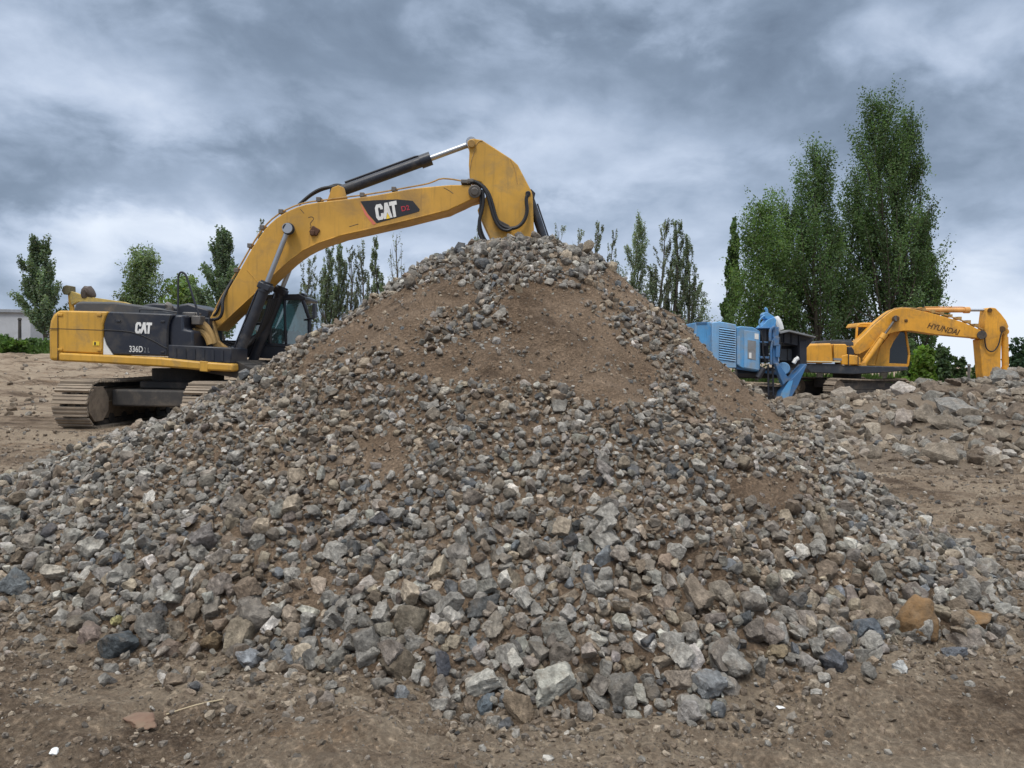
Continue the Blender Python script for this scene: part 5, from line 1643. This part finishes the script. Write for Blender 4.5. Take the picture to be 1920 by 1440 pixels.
def tree(name, label, cat, px, ytop, wpx, D, dens, col, lean=0.0, shape='poplar', low=0.08, limbs=34, leaf=0.20, seed=0, group=None, spread=1.0):
    rg = np.random.default_rng(1000 + seed)
    base = P(px, 660, D); gz = float(ground_z(np.array([base.x]), np.array([D]))[0])
    H = P(px, ytop, D).z - gz
    Wd = wpx / F_PX * D
    o = thing(name, (base.x, D, gz), label, cat, group)
    tr = MB()
    def trunk(t): return Vector((base.x + lean * H * (max(t, 0) ** 2.2) + 0.02 * H * math.sin(5 * t + seed), D, gz + H * t))
    r0 = max(0.05, H * 0.014)
    if shape != 'bush':
        tr.tube([trunk(t) for t in np.linspace(-0.01, 0.96, 14)], list(np.linspace(r0, r0 * 0.12, 14)), 7)
    def env(t):
        if shape == 'poplar': return max(0.05, (0.55 + 0.45 * sst(0.0, 0.22, t)) * (1 - sst(0.42, 1.06, t) * 0.88))
        if shape == 'bare': return max(0.12, (0.45 + 0.55 * sst(0.0, .4, t)) * (1 - 0.65 * sst(0.5, 1.0, t)))
        if shape == 'round': return max(0.15, float(np.sin(np.pi * np.clip(0.18 + t * 0.78, 0, 1))))
        return max(0.3, 1 - 0.5 * t)
    tall = shape in ('poplar', 'bare')
    nlead = 9 if tall else 0
    Lv, Lc = [], []
    for k in range(limbs):
        a = k * 2.39996 + rg.uniform(-.5, .5)
        leader = k < nlead
        if leader:                     # steep leaders that run up beside the trunk and end in tips of their own
            h0 = low + rg.uniform(0, 0.30); rise = rg.uniform(0.35, 0.62)
        else:
            h0 = low + (0.88 - low) * ((k - nlead + rg.uniform(0, 1)) / max(1, limbs - nlead)) ** (1.15 if shape != 'bush' else 1.6)
            rise = {'poplar': rg.uniform(.12, .28), 'bare': rg.uniform(.15, .30), 'round': rg.uniform(.10, .25), 'bush': rg.uniform(.25, .6)}[shape] * (1 - 0.3 * h0)
        h1 = min(h0 + rise, 1.0 - 0.03 * rg.uniform(0, 1))
        rout = Wd / 2 * env(min(1, h1 * 0.92)) * rg.uniform(0.45, 1.10) * spread
        p0 = trunk(h0 if shape != 'bush' else 0.02)
        dirn = Vector((math.cos(a), math.sin(a), 0))
        top = trunk(h1)
        pts = []
        for s in np.linspace(0, 1, 7):
            out_ = rout * (s ** (0.55 if tall else 0.8))
            zc = p0.z + (top.z - p0.z) * (s ** 1.15)
            cxy = trunk(max(0, (zc - gz) / H))
            pts.append(Vector((cxy.x, cxy.y, zc)) + dirn * out_ + Vector((lean * 0.8 * rise * H * s * s, 0, 0)))
        rb = r0 * (0.45 if leader else 0.30) * (1 - 0.6 * h0)
        tr.tube(pts, list(np.linspace(rb, rb * 0.15, 7)), 5)
        P_ = np.array([q[:] for q in pts])
        n = int(dens * rg.uniform(0.45, 1.5) * (1.9 if leader else 1))
        # leaves gather in sprays strung along the outer part of the limb, with gaps between
        nsp = max(4, n // (26 if tall else 15))
        sp = rg.integers(0, nsp, n)
        sig = Wd * (0.042 if shape == 'poplar' else 0.045 if shape == 'bare' else 0.085)
        sps = rg.uniform(0.22 if tall else 0.1, 1.02, nsp) ** 0.8
        spo = np.clip(rg.normal(0, 1, (nsp, 3)), -1.6, 1.6) * np.array([sig, sig, sig * (1.2 if tall else 1.2)]) * 0.9
        q = np.stack([np.interp(sps[sp], np.linspace(0, 1, 7), P_[:, i]) for i in range(3)], 1)
        # each spray is drawn out along the limb, a little to leeward
        ax = P_[-1] - P_[1]; ax = ax / max(np.linalg.norm(ax), 1e-6) + np.array([lean * 6, 0, 0]) + rg.normal(0, .12, 3)
        q = q + spo[sp] + np.clip(rg.normal(0, 1, (n, 3)), -1.9, 1.9) * sig * (0.50 if tall else 0.45) + np.clip(rg.normal(0, 1, (n, 1)), -1.5, 1.5) * sig * (1.7 if tall else 0.3) * ax[None]
        Lv.append(q)
        tone = rg.uniform(0.65, 1.30) * rg.uniform(0.7, 1.35, nsp)[sp]
        Lc.append(np.array(col)[None] * tone[:, None] * rg.uniform(0.8, 1.25, n)[:, None])
    q = np.vstack(Lv); c = np.vstack(Lc); n = len(q)
    c = c * (1 + rg.normal(0, 0.06, (n, 3)))
    u = rg.normal(size=(n, 3)); u /= np.linalg.norm(u, axis=1)[:, None]
    w = rg.normal(size=(n, 3)); w -= u * np.sum(u * w, 1)[:, None]; w /= np.linalg.norm(w, axis=1)[:, None]
    L = leaf * rg.uniform(0.6, 1.35, n)[:, None]
    quad = np.stack([q - u * L * .5, q + w * L * .33 - u * L * .05, q + u * L * .5, q - w * L * .33 + u * L * .05], 1).reshape(-1, 3)
    tb_ = tr.build('trunk' if shape != 'bush' else 'stem', M['bark'], o, sharp=60)
    me = np_mesh('crown', quad - np.array(MB.org), np.arange(4 * n).reshape(-1, 4), M['leaf'], np.repeat(np.clip(c, 0.003, 1), 4, 0), False)
    link('crown', me, o)
    MB.org = Vector((0, 0, 0))
    return o

DK = (0.082, 0.124, 0.062); DG = (0.100, 0.152, 0.072); LG = (0.15, 0.21, 0.085); GG = (0.17, 0.185, 0.145); FG = (0.175, 0.21, 0.145); YG = (0.12, 0.19, 0.04)
PG = 'tall poplars behind the yard'
tn = 0
def T(*a, **k):
    global tn
    tn += 1
    return tree(*a, seed=tn * 7, **k)

# the tall group on the right
T('poplar_tree', 'tallest dark poplar right of the others, behind the orange excavator, its left half', 'tree', 1650, 172, 200, 66, 470, DG, lean=-0.012, limbs=84, leaf=0.18, group=PG)
T('poplar_tree', 'tall dark poplar forming the right edge of the big clump behind the orange excavator', 'tree', 1698, 208, 150, 67, 430, DK, lean=-0.02, limbs=70, leaf=0.18, group=PG)
T('poplar_tree', 'dark poplar with wind bent top in the middle of the big clump at right', 'tree', 1532, 272, 180, 65, 430, DG, lean=-0.03, limbs=70, leaf=0.18, group=PG)
T('poplar_tree', 'lower dark poplar filling the gap between the two tallest tops at right', 'tree', 1592, 335, 140, 69, 330, DK, lean=-0.01, limbs=54, leaf=0.18, group=PG)
T('poplar_tree', 'lighter green broad poplar on the left side of the big clump at right', 'tree', 1425, 366, 140, 63, 460, (0.115, 0.175, 0.070), lean=-0.02, limbs=62, leaf=0.18, group=PG, shape='round', low=0.10)
T('poplar_tree', 'thin straight dark poplar at the left edge of the big clump at right', 'tree', 1366, 405, 44, 70, 300, DG, lean=0.0, limbs=30, leaf=0.28, group=PG)
T('poplar_tree', 'small dark poplar between the light green one and the wind bent one', 'tree', 1478, 380, 125, 68, 330, DK, lean=0.0, limbs=48, leaf=0.18, group=PG)
T('poplar_tree', 'low leafy poplar at the right foot of the big clump', 'tree', 1730, 400, 70, 70, 420, DG, lean=-0.01, limbs=40, leaf=0.18, group=PG)
# far row in the middle
MIDS = [(1050, 422, 34, 'bare', 60, GG, 'thin sparse far poplar first from left right of the stick'), (1086, 426, 34, 'bare', 60, GG, 'thin sparse far poplar second from left right of the stick'),
        (1118, 412, 34, 'bare', 80, GG, 'sparse far poplar third from left right of the stick'), (1143, 430, 26, 'bare', 60, GG, 'thin sparse far poplar fourth from left right of the stick'),
        (1187, 404, 58, 'poplar', 190, FG, 'leafy far poplar with several tops above the heap\'s right shoulder'), (1236, 412, 34, 'bare', 110, GG, 'narrow far poplar just right of the leafy one with several tops'),
        (1262, 408, 38, 'poplar', 120, FG, 'tallest narrow far poplar beside the heap\'s right slope'), (1286, 440, 40, 'poplar', 130, FG, 'dark far poplar rightmost of the row beside the heap'),
        (1222, 500, 40, 'round', 70, FG, 'short bushy tree under the far poplars at the heap\'s right slope'), (1310, 545, 50, 'round', 80, FG, 'low dark leafy tree just left of the blue crusher'),
        (896, 424, 26, 'bare', 30, GG, 'nearly bare far tree showing between the boom and the stick hoses')]
for (px, yt, w, shp, dn, c, lab) in MIDS:
    T('poplar_tree' if shp != 'round' else 'tree', lab, 'tree', px, yt, w * 1.45, 108, dn * 2.3, c, lean=-0.006, shape=shp, limbs=30, leaf=0.21, group='far row of poplars', low=0.05)
# row seen under the boom
UND = [(487, 405, 22, 'bare', 20, GG, 'bare thin far tree whose tip shows above the bend of the boom'), (578, 478, 34, 'bare', 60, GG, 'sparse far poplar at the cab roof under the boom'),
       (613, 462, 34, 'poplar', 110, FG, 'dark far poplar left one under the boom'), (632, 455, 32, 'poplar', 110, FG, 'dark far poplar right of the other dark one under the boom'),
       (655, 462, 26, 'bare', 35, GG, 'thin bare far poplar in the middle under the boom'), (676, 452, 32, 'bare', 70, GG, 'sparse grey green far poplar under the emblem of the boom'),
       (704, 444, 30, 'poplar', 110, FG, 'leafy narrow far poplar under the emblem of the boom'), (746, 430, 34, 'bare', 12, GG, 'leafless far poplar at the left skyline of the heap')]
for (px, yt, w, shp, dn, c, lab) in UND:
    T('poplar_tree', lab, 'tree', px, yt, w * 1.45, 104, dn * 2.2, c, lean=-0.004, shape=shp, limbs=30, leaf=0.21, group='far row of poplars', low=0.04)
# left
LP = 'trees behind the big excavator'
T('poplar_tree', 'grey green poplar standing alone at the far left beside the shed', 'tree', 80, 446, 88, 74, 420, (0.155, 0.20, 0.135), lean=-0.02, limbs=44, leaf=0.22, group=LP)
T('tree', 'light green loose crowned tree above the black engine hood', 'tree', 270, 472, 96, 84, 330, (0.175, 0.22, 0.13), lean=-0.01, shape='round', limbs=40, leaf=0.24, group=LP, low=0.2)
T('poplar_tree', 'dark poplar with wind bent top beside the lower boom', 'tree', 420, 438, 88, 70, 440, (0.14, 0.185, 0.125), lean=-0.03, limbs=46, leaf=0.22, group=LP)
T('tree', 'low bright green broad tree behind the handrail hoop', 'tree', 345, 528, 120, 80, 170, LG, shape='round', limbs=40, leaf=0.36, group=LP, low=0.1)
T('tree', 'low green tree left of the light green loose crowned one', 'tree', 246, 545, 60, 86, 110, LG, shape='round', limbs=28, leaf=0.36, group=LP, low=0.1)
# bushes
BG = 'green bushes'
for (px, yt, w, D, dn, c, lab) in [
        (4, 630, 46, 58, 110, (0.09, 0.145, 0.05), 'rounded green bush at the left edge in front of the shed'), (62, 641, 54, 56, 110, (0.09, 0.14, 0.055), 'green bush at the foot of the lone grey green poplar'),
        (92, 645, 46, 54, 90, (0.085, 0.13, 0.05), 'small green bush by the tail of the big excavator'), (28, 643, 56, 50, 90, (0.08, 0.13, 0.035), 'pale green low bush under the short dark post'),
        (1733, 656, 56, 46, 240, YG, 'bright green bush behind the cab of the orange excavator'), (1766, 648, 52, 58, 170, (0.075, 0.115, 0.055), 'grey green young tree right of the bright green bush'),
        (1800, 668, 34, 60, 90, (0.075, 0.115, 0.055), 'small grey green bush under the orange boom'), (1712, 640, 56, 60, 150, DG, 'dark bush beside the orange excavator cab'),
        (1912, 640, 56, 60, 190, (0.05, 0.085, 0.05), 'dark green bush at the right edge beyond the bank'), (1840, 690, 40, 62, 60, (0.06, 0.10, 0.045), 'low bush left of the orange stick')]:
    T('bush', lab, 'bush', px, yt, w, D, dn, c, shape='bush', limbs=26, leaf=0.26, group=BG, low=0.02)

# verge of weeds along the far side of the yard
rgv = np.random.default_rng(77)
n = 14000
yv = np.concatenate([rgv.uniform(50, 62, n // 2), rgv.uniform(62, 100, n // 2)])
xv = np.concatenate([-yv[:n // 2] * rgv.uniform(0.585, 0.9, n // 2), yv[n // 2:] * rgv.uniform(0.12, 0.8, n // 2)])
hv = np.concatenate([rgv.uniform(0.2, 1.1, n // 2), rgv.uniform(0.3, 1.6, n // 2)]) * (0.6 + 0.5 * vnoise(xv * .3, yv * .3, seed=9))
av = rgv.uniform(0, np.pi, n); wv_ = rgv.uniform(0.08, 0.25, n); lx = rgv.normal(0, .15, n)
zv = ground_z(xv, yv) - .03
q = np.stack([np.stack([xv - np.cos(av) * wv_, yv - np.sin(av) * wv_, zv], 1), np.stack([xv + np.cos(av) * wv_, yv + np.sin(av) * wv_, zv], 1),
              np.stack([xv + lx, yv, zv + np.abs(hv)], 1)], 1).reshape(-1, 3)
cv_ = np.array((0.07, 0.11, 0.035))[None] * rgv.uniform(0.5, 1.5, n)[:, None]
wd = link('weeds', np_mesh('weeds', q, np.arange(3 * n).reshape(-1, 3), M['leaf'], np.repeat(cv_, 3, 0), False))
tag(wd, 'strip of weeds and rough grass along the far side of the yard', 'weeds', kind='stuff')

# ================================================================== small things on the dirt
clay = pmat('orange clay', (0.25, 0.140, 0.055), 0.95, dirt=(0.17, 0.115, 0.065), amt=0.8, dscale=12, var=0.3, bump=0.9, bscale=30)
def lump(px, py, hw, kd, mat, name, lab, cat, group=None, sq=1.0, sub=4, lift=0.25):
    p = hit(px, py); r = hw / F_PX * p.y
    v, f = rock_unit(sub, rng, kd)
    w = (v @ rand_rots(1, rng, 0.3)[0].T) * r * np.array([1, 1, sq])
    ob = link(name, np_mesh(name, w, f, mat, None, True)); ob.location = p + Vector((0, 0, r * lift * sq))
    tag(ob, lab, cat, group)
lump(1720, 1190, 48, 'rounded', clay, 'clay_lump', 'large orange clay lump at the right foot of the heap', 'clay lump', 'orange clay lumps', 1.15, lift=0.6)
lump(1828, 1180, 33, 'angular', clay, 'clay_lump', 'smaller orange clay lump right of the large one at the foot of the heap', 'clay lump', 'orange clay lumps', 0.9, lift=0.6)
brick = pmat('weathered red tile', (0.19, 0.115, 0.078), 0.9, dirt=(0.2, 0.15, 0.1), amt=0.5, dscale=12, bump=0.4)
lump(262, 1357, 40, 'flat', brick, 'tile_shard', 'flat reddish tile shard pressed into the dirt at lower left', 'tile shard', None, 0.55)
lump(102, 1412, 14, 'flat', M['white'], 'paper_scrap', 'crumpled white scrap on the dirt at lower left corner', 'scrap', None, 0.6)
lump(1464, 1327, 10, 'flat', M['white'], 'paper_scrap', 'tiny white scrap on the dirt below the right front foot', 'scrap', None, 0.5)
p0 = [hit(x, y) + Vector((0, 0, 0.006)) for x, y in [(312, 1342), (345, 1331), (380, 1321), (418, 1314)]]
m = MB(); m.tube(p0, 0.004, 6, 1)
st = m.build('straw', pmat('dry straw', (0.42, 0.34, 0.22), 0.8)); tag(st, 'long dry straw lying on the dirt right of the tile shard', 'straw')
p0 = [hit(x, y, ) + Vector((0, 0, 0.03)) for x, y in [(1405, 1020), (1412, 1016)]]
